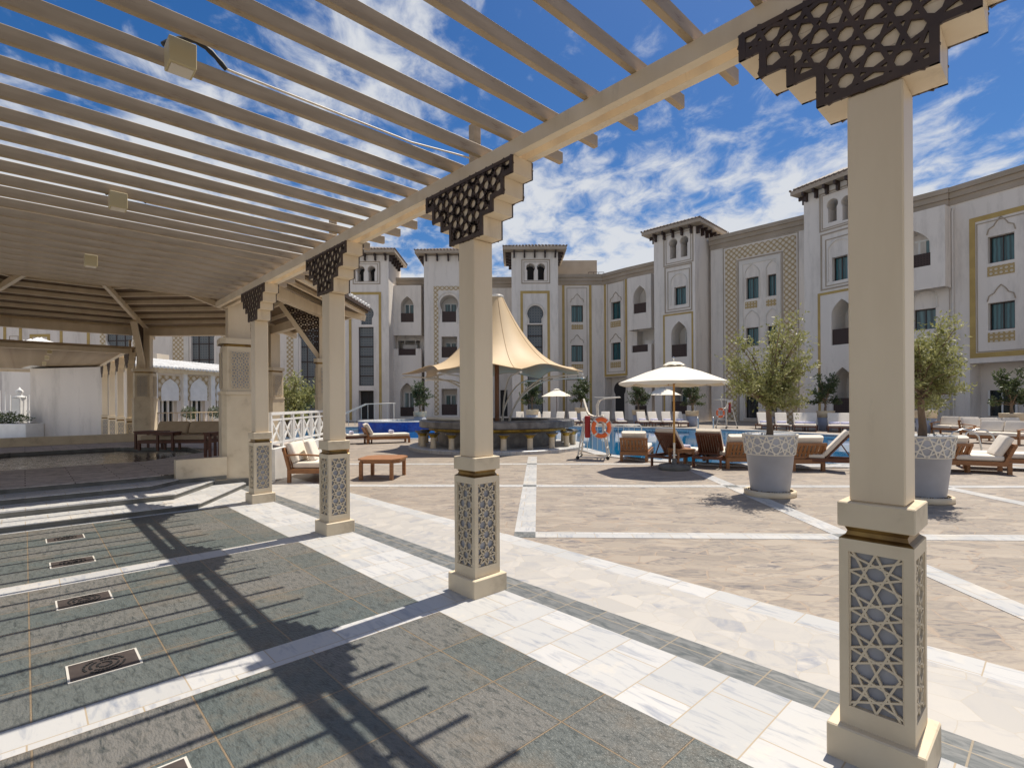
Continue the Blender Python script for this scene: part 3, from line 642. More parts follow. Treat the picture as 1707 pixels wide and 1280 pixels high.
# wall and white cross-braced fence between the near and right pavilion pillars
A = Vector((-5.02, 10.75, 0)); B = Vector((-5.30, 15.3, 0)); an = atan2((B-A).y, (B-A).x); Ln = (B-A).length
fw = MB().box(0, Ln, -.1, .1, 0, .68).build('fence_wall', WHITEP, None, A, an); tag(fw, 'low white wall under the white fence behind the sofa', 'wall')
fc = empty('fence', A+Vector((0, 0, .68)), an); tag(fc, 'white cross-braced wooden fence on the low wall behind the sofa', 'fence')
r = MB(); r.box(0, Ln, -.035, .035, .70, .76); r.box(0, Ln, -.025, .025, .58, .62); r.box(0, Ln, -.025, .025, .08, .13); r.build('rail', WHITEP, fc)
npn = 7; wd = Ln/npn
pst = None
for k in range(npn+1):
    if pst is None: pst = o = MB().box(-.028, .028, -.03, .03, 0, .70).build('post', WHITEP, fc)
    else: o = pst.copy(); COL.objects.link(o); o.parent = fc
    o.location = (min(max(k*wd, .03), Ln-.03), 0, 0)
br0 = None
for k in range(npn):
    if br0 is None:
        x0, x1 = .10, wd-.10; m = MB()
        m.box(x0-.016, x0+.016, -.02, .02, .13, .58).box(x1-.016, x1+.016, -.02, .02, .13, .58)
        m.bar((x0, 0, .13), (x1, 0, .58), .03, .036).bar((x0, .002, .58), (x1, .002, .13), .03, .036); br0 = o = m.build('cross_brace', WHITEP, fc)
    else: o = br0.copy(); COL.objects.link(o); o.parent = fc
    o.location = (k*wd, 0, 0)
# ------------------------------------------------------------ hotel
def arch_pts(kind, x0, x1, z0, z1):
    c = (x0+x1)/2; w = (x1-x0)/2
    if kind == 'rect': return [(x0, z0), (x1, z0), (x1, z1), (x0, z1)]
    if kind == 'pointed':
        h = min(1.5*w, (z1-z0)*.5); sp = z1-h; up = []
        for i in range(9):
            a = i/8; up.append((c+w*cos(a*pi/2)**.85 if i < 8 else c, sp+h*(.74*sin(a*pi/2)+.26*a**4)))
        return [(x0, z0), (x1, z0), (x1, sp*1.0)]+up[1:]+[(2*c-p[0], p[1]) for p in reversed(up[1:-1])]+[(x0, sp)]
    if kind == 'round':
        sp = z1-w; return [(x0, z0), (x1, z0)]+[(c+w*cos(pi*i/12), sp+w*sin(pi*i/12)) for i in range(13)]
    if kind == 'keyhole':
        zc = z1-w; nw = w*.76; ph = math.acos(.76); pts = [(c-nw, z0), (c+nw, z0)]
        for i in range(17): a = -ph+(pi+2*ph)*i/16; pts.append((c+w*cos(a), zc+w*sin(a)))
        return pts
class Wall:
    """a stretch of facade seen in the photograph between two columns of pixels, standing at depths Yl and Yr"""
    def __init__(s, parent, name, pl, Yl, pr, Yr, ztop, m=None, z0=-.2, depth=6, cornice=True):
        s.a = AT(pl, Y0, Yl); s.b = AT(pr, Y0, Yr); s.a.z = s.b.z = 0; d = s.b-s.a; s.L = d.length; s.u = d.normalized(); s.n = Vector((-s.u.y, s.u.x, 0))
        s.z0, s.zt, s.name, s.m, s.depth = z0, ztop, name, m or STUCCO, depth; s.holes = []; s.rev = []; s.sub = []; s.parent = parent; s.cornice = cornice; s.jobs = []
        s.lo = 0.; s.hi = s.L
    def uz(s, px, py):
        d = ray(px, py); k = (s.a.dot(s.n))/(d.dot(s.n)); p = d*k; p.z += EYE; return (p-Vector((s.a.x, s.a.y, 0))).dot(s.u), p.z
    def rc(s, x0, y0, x1, y1):
        ym = (y0+y1)/2; xm = (x0+x1)/2; return s.uz(x0, ym)[0], s.uz(x1, ym)[0], s.uz(xm, y1)[1], s.uz(xm, y0)[1]
    def hole(s, kind, r, rev): s.holes.append(arch_pts(kind, *r)); s.rev.append(rev)
    def part(s, mb, name, m, y=0): s.jobs.append((mb, name, m))
    def window(s, x0, y0, x1, y1, g=None, kind='rect', rev=.35, mull=1):
        r = s.rc(x0, y0, x1, y1); s.hole(kind, r, rev); a, b, c, d = r
        s.part(MB().box(a-.01, b+.01, rev-.005, rev+.05, c-.01, d+.01), 'window', g or TEAL)
        f = MB(); t = .06
        f.box(a, a+t, rev-.06, rev-.006, c, d); f.box(b-t, b, rev-.06, rev-.006, c, d); f.box(a+t, b-t, rev-.06, rev-.006, d-t, d); f.box(a+t, b-t, rev-.06, rev-.006, c, c+t)
        for i in range(1, mull+1): x = a+(b-a)*i/(mull+1); f.box(x-.025, x+.025, rev-.05, rev-.007, c+t, d-t)
        s.part(f, 'window_frame', DARKB)
    def trace(s, x0, y0, x1, y1, kind, rev=.25, rows=5, m=None):
        r = s.rc(x0, y0, x1, y1); s.hole(kind, r, rev); a, b, c, d = r
        s.part(MB().box(a-.01, b+.01, rev-.005, rev+.05, c-.01, d+.01), 'tracery_window', m or LATTW)
        f = MB(); 
        for i in range(rows+1):
            z = c+(d-c)*i/rows; f.box(a, b, rev-.06, rev-.006, z-.05, z+.05)
        if b-a > 2.2:
            for i in (1, 2): x = a+(b-a)*i/3; f.box(x-.04, x+.04, rev-.055, rev-.0062, c, d)
        f.box(a, a+.07, rev-.058, rev-.0065, c, d); f.box(b-.07, b, rev-.058, rev-.0065, c, d)
        s.part(f, 'glazing_bars', DARKB)
    def balcony(s, x0, y0, x1, y1, kind='rect', rev=1.6, railh=1.05, door=True, ww=.5):
        r = s.rc(x0, y0, x1, y1); s.hole(kind, r, rev); a, b, c, d = r
        s.part(MB().box(a-.6, b+.6, rev-.004, rev+.05, c-.2, d+.2), 'balcony_wall', STUCCO)
        if door:
            x = a+(b-a)*ww; h = min(2.3, (d-c)*.75); wd = min(1.5, (b-a)*.62); x0_, x1_ = x-wd/2, x+wd/2
            s.part(MB().box(x0_, x1_, rev-.05, rev-.02, c, c+h), 'door_glass', GLASSB)
            f = MB(); f.box(x0_-.1, x0_, rev-.09, rev-.01, c, c+h); f.box(x1_, x1_+.1, rev-.09, rev-.01, c, c+h); f.box(x-.05, x+.05, rev-.09, rev-.051, c, c+h); f.box(x0_-.1, x1_+.1, rev-.091, rev-.01, c+h, c+h+.1)
            s.part(f, 'door_frame', WHITEP)
        if railh: s.part(MB().box(a, b, .10, .14, c, c+railh), 'balcony_railing', RAILM)
    def frame(s, x0, y0, x1, y1, w=.22, m=None, proud=.03, bottom=False, name='gold_frame'):
        a, b, c, d = s.rc(x0, y0, x1, y1); mb = MB(); p = -proud
        mb.box(a, a+w, p, .01, c, d); mb.box(b-w, b, p, .01, c, d); mb.box(a+w, b-w, p, .01, d-w, d)
        if bottom: mb.box(a+w, b-w, p, .01, c, c+w)
        s.part(mb, name, m or GOLDP)
    def lines(s, x0, y0, x1, y1, w=.05): s.frame(x0, y0, x1, y1, w, CORN, .035, True, 'panel_moulding')
    def orn(s, x0, y0, x1, y1):
        a, b, c, d = s.rc(x0, y0, x1, y1); s.part(MB().box(a, b, -.025, .01, c, d), 'ornament_panel', ORNAM)
    def hood(s, x0, y0, x1, y1):
        """thin ogee moulding above a window"""
        a, b, c, d = s.rc(x0, y0, x1, y1); m = MB(); cx = (a+b)/2; w = (b-a)/2
        pts = [(a, c), (a+.12*w, c+.35*(d-c)), (cx-.5*w, c+.5*(d-c)), (cx-.42*w, c+.62*(d-c)), (cx-.28*w, c+.78*(d-c)), (cx, d)]
        pts = pts+[(2*cx-p[0], p[1]) for p in reversed(pts[:-1])]
        for p, q in zip(pts, pts[1:]): m.bar((p[0], -.02, p[1]), (q[0], -.02, q[1]), .05, .05)
        s.part(m, 'arch_moulding', CORN)
    def archline(s, x0, y0, x1, y1, kind='round', w=.09):
        r = s.rc(x0, y0, x1, y1); p = arch_pts(kind, *r)[1:]; m = MB()
        for i in range(len(p)-1): m.bar((p[i][0], -.03, p[i][1]), (p[i+1][0], -.03, p[i+1][1]), w, .06)
        m.bar((p[-1][0], -.03, p[-1][1]), (r[0], -.03, r[2]), w, .06)
        s.part(m, 'arch_moulding', STUCCOL)
    def mosaic(s, x0, y0, x1, y1, hole=None):
        a, b, c, d = s.rc(x0, y0, x1, y1); m = MB()
        if hole:
            e, f, g, h = s.rc(*hole); c = min(c, g)
            m.box(a, e, -.04, .01, c, d); m.box(f, b, -.04, .01, c, d); m.box(e, f, -.04, .01, h, d)
        else: m.box(a, b, -.04, .01, c, d)
        s.part(m, 'mosaic_panel', MOSAIC)
    def done(s, boxes=()):
        mb = MB(); mb.wallpoly([(0, s.z0), (s.L, s.z0), (s.L, s.zt), (0, s.zt)], s.holes, 0, s.rev)
        D = s.depth; e = max(s.rev+[0])+.06
        mb.add([(0, 0, s.z0), (0, D, s.z0), (0, D, s.zt), (0, 0, s.zt)], [(0, 1, 2, 3)][0:0]+[(3, 2, 1, 0)][0:0]+[(0, 3, 2, 1)])
        mb.add([(s.L, 0, s.z0), (s.L, D, s.z0), (s.L, D, s.zt), (s.L, 0, s.zt)], [(0, 1, 2, 3)])
        mb.add([(0, 0, s.zt), (s.L, 0, s.zt), (s.L, D, s.zt), (0, D, s.zt)], [(0, 1, 2, 3)])
        mb.add([(0, D, s.z0), (s.L, D, s.z0), (s.L, D, s.zt), (0, D, s.zt)], [(3, 2, 1, 0)])
        if e > .07: mb.add([(0, e, s.z0), (s.L, e, s.z0), (s.L, e, s.zt), (0, e, s.zt)], [(0, 1, 2, 3)])
        o = mb.build(s.name, s.m, s.parent, s.a, atan2(s.u.y, s.u.x)); s.o = o
        if s.cornice:
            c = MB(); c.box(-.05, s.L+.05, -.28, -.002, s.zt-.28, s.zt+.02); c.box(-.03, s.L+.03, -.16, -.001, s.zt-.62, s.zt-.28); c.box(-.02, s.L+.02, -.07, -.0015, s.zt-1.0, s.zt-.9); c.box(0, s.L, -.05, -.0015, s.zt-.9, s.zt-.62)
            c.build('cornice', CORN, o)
        for m_, n_, t_ in s.jobs: m_.build(n_, t_, o)
        return s
    def eave(s, D, ov=.75, rise=.9):
        """overhanging tiled hip roof with brackets under it"""
        z = s.zt; L_ = s.L; x0, x1, y0, y1 = -ov, L_+ov, -ov, D+ov; o = s.o
        m = MB(); h = min(x1-x0, y1-y0)/2; r = [(x0, y0), (x1, y0), (x1, y1), (x0, y1)]; cx, cy = (x0+x1)/2, (y0+y1)/2
        q = [(cx-.3, cy-.3), (cx+.3, cy-.3), (cx+.3, cy+.3), (cx-.3, cy+.3)]
        m.add([(x, y, z+.33) for x, y in r]+[(x, y, z+.33+rise) for x, y in q], [(0, 1, 5, 4), (1, 2, 6, 5), (2, 3, 7, 6), (3, 0, 4, 7), (4, 5, 6, 7)])
        m.build('roof', TILED, o)
        t = MB(); k = int((x1-x0)/.3)
        for i in range(k+1):
            x = x0+(x1-x0)*i/k; f = min(1, (min(x-x0, x1-x)+.05)/h); t.tube([(x, y0-.05, z+.37), (x+(cx-x)*f*0, y0+(cy-.3-y0)*f, z+.37+rise*f)], .085, 5)
        k = int((y1-y0)/.3)
        for i in range(k+1):
            y = y0+(y1-y0)*i/k; f = min(1, (min(y-y0, y1-y)+.05)/h)
            for sx, e in ((x0-.05, cx-.3), (x1+.05, cx+.3)): t.tube([(sx, y, z+.37), (sx+(e-sx)*f, y, z+.37+rise*f)], .085, 5)
        t.build('roof_tiles', TILED, o)
        f = MB(); f.box(x0, x1, y0, y1, z+.05, z+.33); f.build('fascia', CORN, o)
        k0 = [None]
        def brk(x, y, rz):
            if k0[0] is None: k0[0] = q = MB().box(-.07, .07, -.55, 0, -.2, .045).box(-.0695, .0695, -.28, 0, -.55, -.2).build('eave_bracket', DARKB, o)
            else: q = k0[0].copy(); COL.objects.link(q); q.parent = o
            q.location = (x, y, z); q.rotation_euler = (0, 0, rz)
        nb = 5 if L_ > 3 else 4
        for i in range(nb): brk(.25+(L_-.5)*i/(nb-1), -.002, 0)
        for i in range(5):
            for sx, a_ in ((-.002, -pi/2), (L_+.002, pi/2)): brk(sx, .3+(D-.6)*i/4, a_)
    def twin(s, a, b, fr=None):
        for q in (a, b):
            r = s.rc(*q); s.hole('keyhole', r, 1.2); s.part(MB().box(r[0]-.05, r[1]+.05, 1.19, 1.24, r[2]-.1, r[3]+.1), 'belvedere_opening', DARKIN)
        if fr: s.lines(*fr, w=.09); x0, y0, x1, y1 = fr; s.lines(x0+4, y0+4, x1-4, y1-4, w=.05)
hotel = empty('hotel', (0, 52, 0)); tag(hotel, 'long pale three storey hotel with towers and Moorish arches around the pool court', 'building')
HR = hotel
def wl(*a, **k):
    x = Wall(None, *a, **k); return x
WALLS = []
def fin(x, D=None, eave=False, **k):
    x.parent = None; x.done(); 
    if eave: x.eave(D or x.depth, **k)
    mw = x.o.matrix_basis.copy(); x.o.parent = hotel; x.o.location = x.o.location-Vector((0, 52, 0)); WALLS.append(x); return x
# far left wing (seen between the pavilion eave and the far pergola)
x = wl('wing', -230, 54, 165, 53, 13.5); x.frame(6, 500, 37, 700, .3); x.frame(50, 557, 84, 700, .3); x.window(14, 566, 24, 578); x.window(15, 612, 28, 632); x.orn(15, 634, 28, 640); x.frame(100, 500, 150, 700, .3); x.lines(16, 560, 31, 646); fin(x)
x = wl('wing', 165, 51, 480, 50, 14.2); x.mosaic(167, 500, 231, 700, (176, 516, 222, 700)); x.trace(177, 540, 221, 705, 'keyhole', rows=6)
x.mosaic(288, 480, 384, 700, (307, 505, 369, 700)); x.trace(313, 520, 363, 705, 'keyhole', rows=7); x.frame(307, 505, 369, 700, .5, STUCCOL, .08, name='stone_surround'); fin(x)
x = wl('wing', 476, 49.5, 575, 49.5, 14.2); x.mosaic(478, 470, 572, 700, (490, 512, 547, 700)); x.trace(496, 528, 541, 703, 'keyhole', rows=7); x.frame(490, 512, 547, 703, .45, STUCCOL, .08, name='stone_surround'); fin(x)
# tower A
x = wl('tower', 572, 48.8, 649, 48.8, 15.6, depth=5.5, cornice=False); x.twin((594, 443, 608, 470), (612.5, 443, 626, 470), (588, 436, 634, 474)); x.frame(582, 487, 636, 700, .24); x.trace(599, 511, 623, 541, 'keyhole', rows=1); x.trace(598, 545, 623, 643, 'rect', rows=6); x.window(598, 651, 623, 699, DARKIN, rev=.8); fin(x, 4.2, True)
# wing B with its balcony bay
x = wl('wing', 648, 52.2, 712, 52.2, 14.2, depth=5); x.balcony(664, 568, 700, 606, rev=1.4, railh=0); x.window(672, 575, 696, 604, GLASSB, rev=.2); x.archline(675, 557, 693, 576); fin(x)
x = wl('balcony_bay', 654, 50.8, 703, 50.8, 13.2, z0=8.3, depth=1.38, cornice=False); x.balcony(668, 494, 689.5, 537, 'pointed', rev=1.3, railh=.9); fin(x)
x = wl('balcony_bay', 654, 50.8, 703, 50.8, 6.35, depth=1.38, cornice=False); x.balcony(667, 638, 690, 694, 'pointed', rev=1.3, railh=.9)
x.part(MB().box(x.rc(654, 595, 664, 600)[0], x.rc(654, 595, 664, 600)[1], 0.002, .6, 6.35, 7.0), 'pier', STUCCO); x.part(MB().box(x.rc(693, 595, 702, 600)[0], x.rc(693, 595, 702.5, 600)[1], 0.002, .6, 6.35, 7.0), 'pier', STUCCO); q = x.rc(664, 590, 693, 600); x.part(MB().box(q[0], q[1], .2, .25, 6.35, 7.0), 'balcony_railing', RAILM); fin(x)
# tower C
x = wl('tower', 708, 50.2, 790, 50.2, 15.9, depth=5.5, cornice=False); x.mosaic(723.5, 477, 774, 692, (731, 484, 766, 692)); x.archline(730, 487, 767, 540, 'keyhole', .14)
x.balcony(733, 491.5, 764, 537, 'keyhole'); x.balcony(736, 561, 762, 596); x.balcony(736, 648, 762, 692); fin(x, 4.5, True)
# wing D
x = wl('wing', 790, 52.2, 858, 52.2, 14.2, depth=5); x.window(835, 515, 846, 545); x.window(835, 582, 846, 612); x.window(834, 650, 846, 694, DARKIN); fin(x)
# tower E
x = wl('tower', 854, 48.5, 931.5, 48.5, 15.7, depth=5.5, cornice=False); x.twin((877, 439, 892, 467), (895, 439, 909, 467), (869, 432.5, 917, 473)); x.frame(868, 485, 917, 698, .24)
x.trace(879, 509, 906, 539, 'keyhole', rows=1); x.trace(879.5, 541, 905, 690, 'rect', rows=8); x.archline(877, 506, 908, 541, 'keyhole', .1); fin(x, 4.5, True)
# wing F
x = wl('wing', 931, 51, 1006, 51, 14.15); x.frame(937.5, 472, 986.5, 699, .24); x.lines(945, 480, 979, 632); x.window(952.5, 509, 972, 537); x.window(952.5, 575.5, 972, 603); x.orn(952.5, 541, 972, 549); x.orn(952.5, 607, 972, 615); x.hood(951, 490, 973, 504); x.hood(951, 558, 973, 572)
x.lines(944, 632, 980, 698, .08); x.archline(952, 640, 973, 697, 'pointed'); fin(x)
# wing G
x = wl('wing', 1006, 51, 1047, 48.6, 14.15); x.frame(1007.6, 462, 1045.5, 627, .22, bottom=True); x.lines(1013, 470, 1041, 620); x.window(1018.7, 503, 1034.5, 532); x.window(1018.7, 571, 1034.5, 600); x.orn(1018, 535.5, 1035, 545); x.orn(1018, 603, 1035, 613); x.hood(1017, 487, 1036, 502); x.hood(1017, 556, 1036, 570)
x.hole('rect', x.rc(1008.5, 628, 1044.5, 698), 1.0); q = x.rc(1008, 627, 1045, 699); x.part(MB().box(q[0], q[1], .996, 1.04, q[2]-.3, q[3]+.2), 'porch_wall', STUCCO); k_ = x.rc(1012.5, 636, 1032, 698)
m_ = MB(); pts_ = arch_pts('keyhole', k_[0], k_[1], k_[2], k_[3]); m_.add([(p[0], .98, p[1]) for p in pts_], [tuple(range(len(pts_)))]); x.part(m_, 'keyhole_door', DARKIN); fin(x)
# wing H with bays
x = wl('wing', 1047, 48.6, 1095, 46.4, 14.15, depth=5); x.balcony(1062, 548, 1091, 597, rev=.9, railh=0, door=False); x.window(1075, 567, 1090, 594, GLASSB, rev=.3); fin(x)
x = wl('balcony_bay', 1047.5, 47.3, 1086.5, 45.6, 12.9, z0=8.15, depth=1.3, cornice=False); x.balcony(1056, 476, 1077, 522, 'pointed', rev=1.25, railh=.9); fin(x)
x = wl('balcony_bay', 1047.5, 47.3, 1086.5, 45.6, 6.1, depth=1.3, cornice=False); x.balcony(1058, 645, 1078, 693, 'pointed', rev=1.2, railh=.9)
q = x.rc(1047.6, 592, 1053, 600); x.part(MB().box(q[0], q[1], .002, .5, 6.1, 6.75), 'pier', STUCCO); q = x.rc(1080, 592, 1086, 600); x.part(MB().box(q[0], q[1], .002, .5, 6.1, 6.75), 'pier', STUCCO); q = x.rc(1053, 592, 1080, 600); x.part(MB().box(q[0], q[1], .2, .25, 6.1, 6.75), 'balcony_railing', RAILM); fin(x)
# tower I
x = wl('tower', 1091.5, 44.8, 1160, 42.2, 15.9, depth=4.2, cornice=False); x.twin((1115, 398, 1129, 431.5), (1133, 393.5, 1147.5, 428), (1106, 384, 1156, 441)); x.lines(1108, 442, 1154, 520, .1); x.lines(1113, 450, 1150, 515, .06)
x.window(1124, 478, 1143.5, 508); x.archline(1118, 456, 1145, 508); x.frame(1106, 522, 1156, 700, .14); x.balcony(1119, 535.6, 1145, 595, 'pointed', ww=.75); x.balcony(1119, 640, 1145, 690, 'pointed'); fin(x, 4.0, True)
# wing J with the great mosaic
x = wl('wing', 1186, 43.6, 1343, 38.4, 15.3); x.mosaic(1210, 404, 1328, 716, (1228.5, 424, 1307, 716)); x.lines(1206, 400, 1332, 716, .06); x.lines(1229.5, 426, 1306, 704, .12); x.lines(1236, 434, 1299, 700, .08); x.frame(1233, 430, 1302, 702, .3, STUCCOL, .05, name='stone_surround')
for (a, b, c, d) in ((1243.5, 462, 1264.5, 498), (1279.5, 457, 1296, 493), (1243.5, 546, 1264.5, 577), (1279.5, 543, 1296, 574), (1242, 660, 1264, 697), (1279.5, 660, 1296, 698)): x.window(a, b, c, d, GLASSD if b > 600 else TEAL)
for (a, b, c, d) in ((1241, 440, 1266, 500), (1277, 434, 1298, 494), (1241, 517, 1266, 578), (1277, 514, 1298, 575)): x.archline(a, b, c, d, 'pointed', .08)
x.orn(1242, 502.5, 1262, 514); x.orn(1277, 499, 1295, 510); fin(x)
# tower K
x = wl('tower', 1342, 36.3, 1427, 33.3, 16.0, depth=3.4, cornice=False); x.twin((1378, 331, 1397, 370), (1402, 326, 1420, 366), (1366, 314, 1425, 380)); x.lines(1368, 384, 1424, 480, .1); x.lines(1376, 394, 1422, 474, .06)
x.window(1387, 427, 1413, 467); x.archline(1380, 398, 1420, 466); x.frame(1364, 484, 1426, 716, .16); x.balcony(1386, 498, 1421, 574, 'pointed', ww=.8); x.balcony(1388, 612, 1421, 690, 'pointed', ww=.7); fin(x, 3.0, True, ov=.6)
# wing L and its bay
x = wl('wing', 1426, 35.2, 1583, 31.2, 14.3, depth=5); x.window(1524, 515, 1560, 585, GLASSB, rev=.3); x.archline(1523, 485, 1562, 514); x.balcony(1500, 620, 1552, 698, rev=1.4, railh=0); fin(x)
x = wl('balcony_bay', 1466, 33.5, 1577, 30.6, 13.15, z0=8.35, depth=1.0, cornice=False); x.balcony(1497, 385, 1551, 447, 'pointed', rev=.9, railh=.8); fin(x)
x = wl('balcony_bay', 1466, 33.5, 1558, 31, 5.9, depth=1.0, cornice=False); x.balcony(1520, 640, 1544, 705, rev=.9, railh=.8); fin(x)
# wing M
x = wl('wing', 1582, 31.3, 1990, 23.2, 14.3); x.frame(1616.5, 352, 1722, 594, .27, bottom=True); x.lines(1628, 364, 1711, 585, .05); x.window(1646.5, 391, 1691, 436); x.window(1647, 503, 1692, 549); x.orn(1646, 441.5, 1691.5, 458); x.orn(1647, 553, 1692, 569); x.hood(1645, 361, 1693, 387); x.hood(1646, 474, 1693, 500)
x.frame(1745, 330, 1870, 600, .27, bottom=True); x.window(1782, 372, 1835, 424); x.window(1782, 505, 1835, 553)
x.hole('rect', x.rc(1617, 603, 1722, 708), 1.3); q = x.rc(1616, 600, 1723, 710); x.part(MB().box(q[0]-.3, q[1]+.3, 1.296, 1.34, q[2]-.3, q[3]+.3), 'porch_wall', STUCCO); q = x.rc(1634, 650, 1676, 694); x.part(MB().box(q[0], q[1], 1.22, 1.29, q[2], q[3]), 'shop_window', GLASSD)
m_ = MB(); m_.box(q[0]-.1, q[0], 1.2, 1.29, q[2], q[3]); m_.box(q[1], q[1]+.1, 1.2, 1.29, q[2], q[3]); m_.box((q[0]+q[1])/2-.04, (q[0]+q[1])/2+.04, 1.2, 1.219, q[2], q[3]); x.part(m_, 'window_frame', WHITEP); fin(x)
x0_ = WALLS[-1]
for wq, px in ((WALLS[-1], 1590), (WALLS[10], 1041)):
    u_ = wq.uz(px, 600)[0]; MB().tube([(u_, -.09, .1), (u_, -.09, 12.9), (u_, .0, 13.1)], .06, 8).build('downpipe', STUCCOL, wq.o)
# plant room box and rail on the roof
p = AT(958, Y0, 54); MB().box(-2.4, 2.4, 0, 4, 14.0, 16.4).build('plant_room', CORN, hotel, (p.x-0, p.y-52, 0))
p = AT(995, Y0, 53); m = MB(); m.bar((-.8, 0, 14.9), (.8, 0, 14.9), .05, .05)
for i in range(4): m.bar((-.8+i*.533, 0, 14.1), (-.8+i*.533, 0, 14.9), .04, .04)
m.build('roof_rail', DARKB, hotel, (p.x, p.y-52, 0))
# roof slab between wings so the court is closed behind
# ------------------------------------------------------------ tiled villa at the left
vil = empty('villa', (-18.5, 30, 0)); tag(vil, 'small sunlit villa with white tiled roof and scalloped arches behind the pavilion', 'building')
va = Wall(None, 'facade', 212, 25.1, 420, 33.5, 3.5, STUCCO, depth=6, cornice=False)
for (a, b) in ((222, 248), (264, 300), (313, 347), (357, 388)):
    r = va.rc(a, 628, b, 668); va.part(MB().box(r[0], r[1], -.03, .01, r[2], r[3]+.05), 'spandrel_panel', MOSAIC)
    rr = (r[0]+.12, r[1]-.12, r[2], r[3]-.1); pts = arch_pts('pointed', *rr)
    m = MB(); m.add([(p[0], -.05, p[1]) for p in pts], [tuple(range(len(pts)))]); va.part(m, 'blind_arch', WHITEP)
    r2 = va.rc(a+3, 662, b-5, 735); 
    va.hole('rect', (r2[0], r2[1], .02, min(r2[3], 2.15)), .3); g = r2
    va.part(MB().box(g[0], g[1], .28, .32, .02, 2.15), 'door_glass', GLASSD)
    f = MB()
    for k in range(4): xx = g[0]+(g[1]-g[0])*k/3; f.box(xx-.05, xx+.05, .2, .279, .02, 2.14)
    f.box(g[0], g[1], .2, .278, 2.04, 2.14); va.part(f, 'door_frame', WHITEP)
for px in (256, 306, 352): r = va.rc(px-3, 625, px+4, 700); va.part(MB().box(r[0], r[1], -.12, -.001, 0, 3.3), 'pilaster', WHITEP)
va.done(); va.o.parent = vil; va.o.location = va.o.location-vil.location
m = MB(); m.box(-.3, va.L+.3, -.35, -.002, 3.3, 3.5).build('eave_moulding', STONEC, va.o)
m = MB(); Lv = va.L; m.add([(-.4, -.6, 3.51), (Lv+.6, -.6, 3.51), (Lv+.6, 2.4, 4.15), (-.4, 2.4, 4.15), (Lv+.6, 6, 3.51), (-.4, 6, 3.51)], [(0, 1, 2, 3), (3, 2, 4, 5)]); m.build('roof', TILEW, va.o)
m = MB(); k = int(Lv/.2)
for i in range(k):
    xx = -.4+(Lv+1.0)*i/k; m.tube([(xx, -.68, 3.53), (xx, 2.4, 4.19)], .07, 6)
for j in range(5): m.box(-.4, Lv+.6, -.5+j*.55, -.42+j*.55, 3.57+j*.117, 3.64+j*.117)
m.build('roof_tiles', TILEW, va.o)
q = empty('garden_kiosk', (0, 0, 0)); p = AT(70, Y0, 44); q.location = (p.x, p.y, 0); tag(q, 'small kiosk whose white hipped roof peeps over the far pergola', 'kiosk')
m = MB(); m.box(-1.7, 1.7, -1.7, 1.7, 0, 6.3); m.build('wall', STUCCO, q); m = MB(); m.add([(-2.3, -2.3, 6.2), (2.3, -2.3, 6.2), (2.3, 2.3, 6.2), (-2.3, 2.3, 6.2), (0, 0, 7.35)], [(0, 1, 4), (1, 2, 4), (2, 3, 4), (3, 0, 4), (3, 2, 1, 0)])
for i in range(16): xx = -2.3+4.6*i/15; f = 1-abs(xx)/2.3; m.tube([(xx, -2.35, 6.24), (xx, -2.3+2.3*f, 6.26+1.15*f)], .10, 5)
m.build('roof', TILEW, q)
# big blank wall, planter and garden post at far left
x = Wall(None, 'garden_wall', 62, 36.4, 262, 36.0, 5.2, CURTN, depth=1.2, cornice=False); x.done(); tag(x.o, 'tall blank pale wall seen under the far pergola', 'wall')
q = empty('planter_box', G(25, 731)); a_ = G(-60, 731); b_ = G(52, 729); tag(q, 'long white planter box with green hedge at the far left edge', 'planter')
MB().bbox(-3.0, 1.0, -.5, .5, 0, .75, .02).build('box', WHITEP, q); MB().box(-2.9, .9, -.4, .4, .7, .76).build('soil', SOIL, q)
def leafcloud(n, cx, rad, size, thin=.35, fn=None):
    m = MB()
    for i in range(n):
        while True:
            p = Vector((random.uniform(-1, 1), random.uniform(-1, 1), random.uniform(-1, 1)))
            if p.length <= 1: break
        if fn: p = fn(p)
        p = Vector((p.x*rad[0]+cx[0], p.y*rad[1]+cx[1], p.z*rad[2]+cx[2])); leaf(m, p, size)
    return m
def leaf(m, p, size, d=None):
    d = d or Vector((random.gauss(0, 1), random.gauss(0, 1), random.gauss(0, .8))); d = d.normalized(); s = d.cross(Vector((random.gauss(0, 1), random.gauss(0, 1), random.gauss(0, 1)))).normalized(); l = size*random.uniform(.7, 1.3)
    w_ = s*(l*.19); a = p; b = p+d*l; c = p+d*l*.5; m.add([a, c+w_, b, c-w_], [(0, 1, 2, 3)])
m = leafcloud(1500, (-1, 0, 1.0), (1.9, .38, .35), .13); m.build('hedge', HEDGE, q)
q = empty('garden_post', G(33, 727)); tag(q, 'white ornate post with ball finial and arched white trellis at the far left', 'post')
MB().bbox(-.22, .22, -.22, .22, 0, 2.05, .03).build('shaft', WHITEP, q); MB().lathe([(.28, 2.05), (.28, 2.12), (.12, 2.17), (.1, 2.24), (.17, 2.33), (.15, 2.43), (.06, 2.52), (.01, 2.62)], 16).build('finial', WHITEP, q)
m = MB()
for sx in (-1, 1):
    for i in range(9): xx = sx*(.5+i*.28); m.box(xx-.02, xx+.02, -.02, .02, .7, 2.2+.25*abs(sin(i*.7)))
    m.box(sx*.36, sx*2.8, -.025, .025, 1.3, 1.36); m.box(sx*.36, sx*2.8, -.025, .025, .9, .96)
m.build('trellis', WHITEP, q)
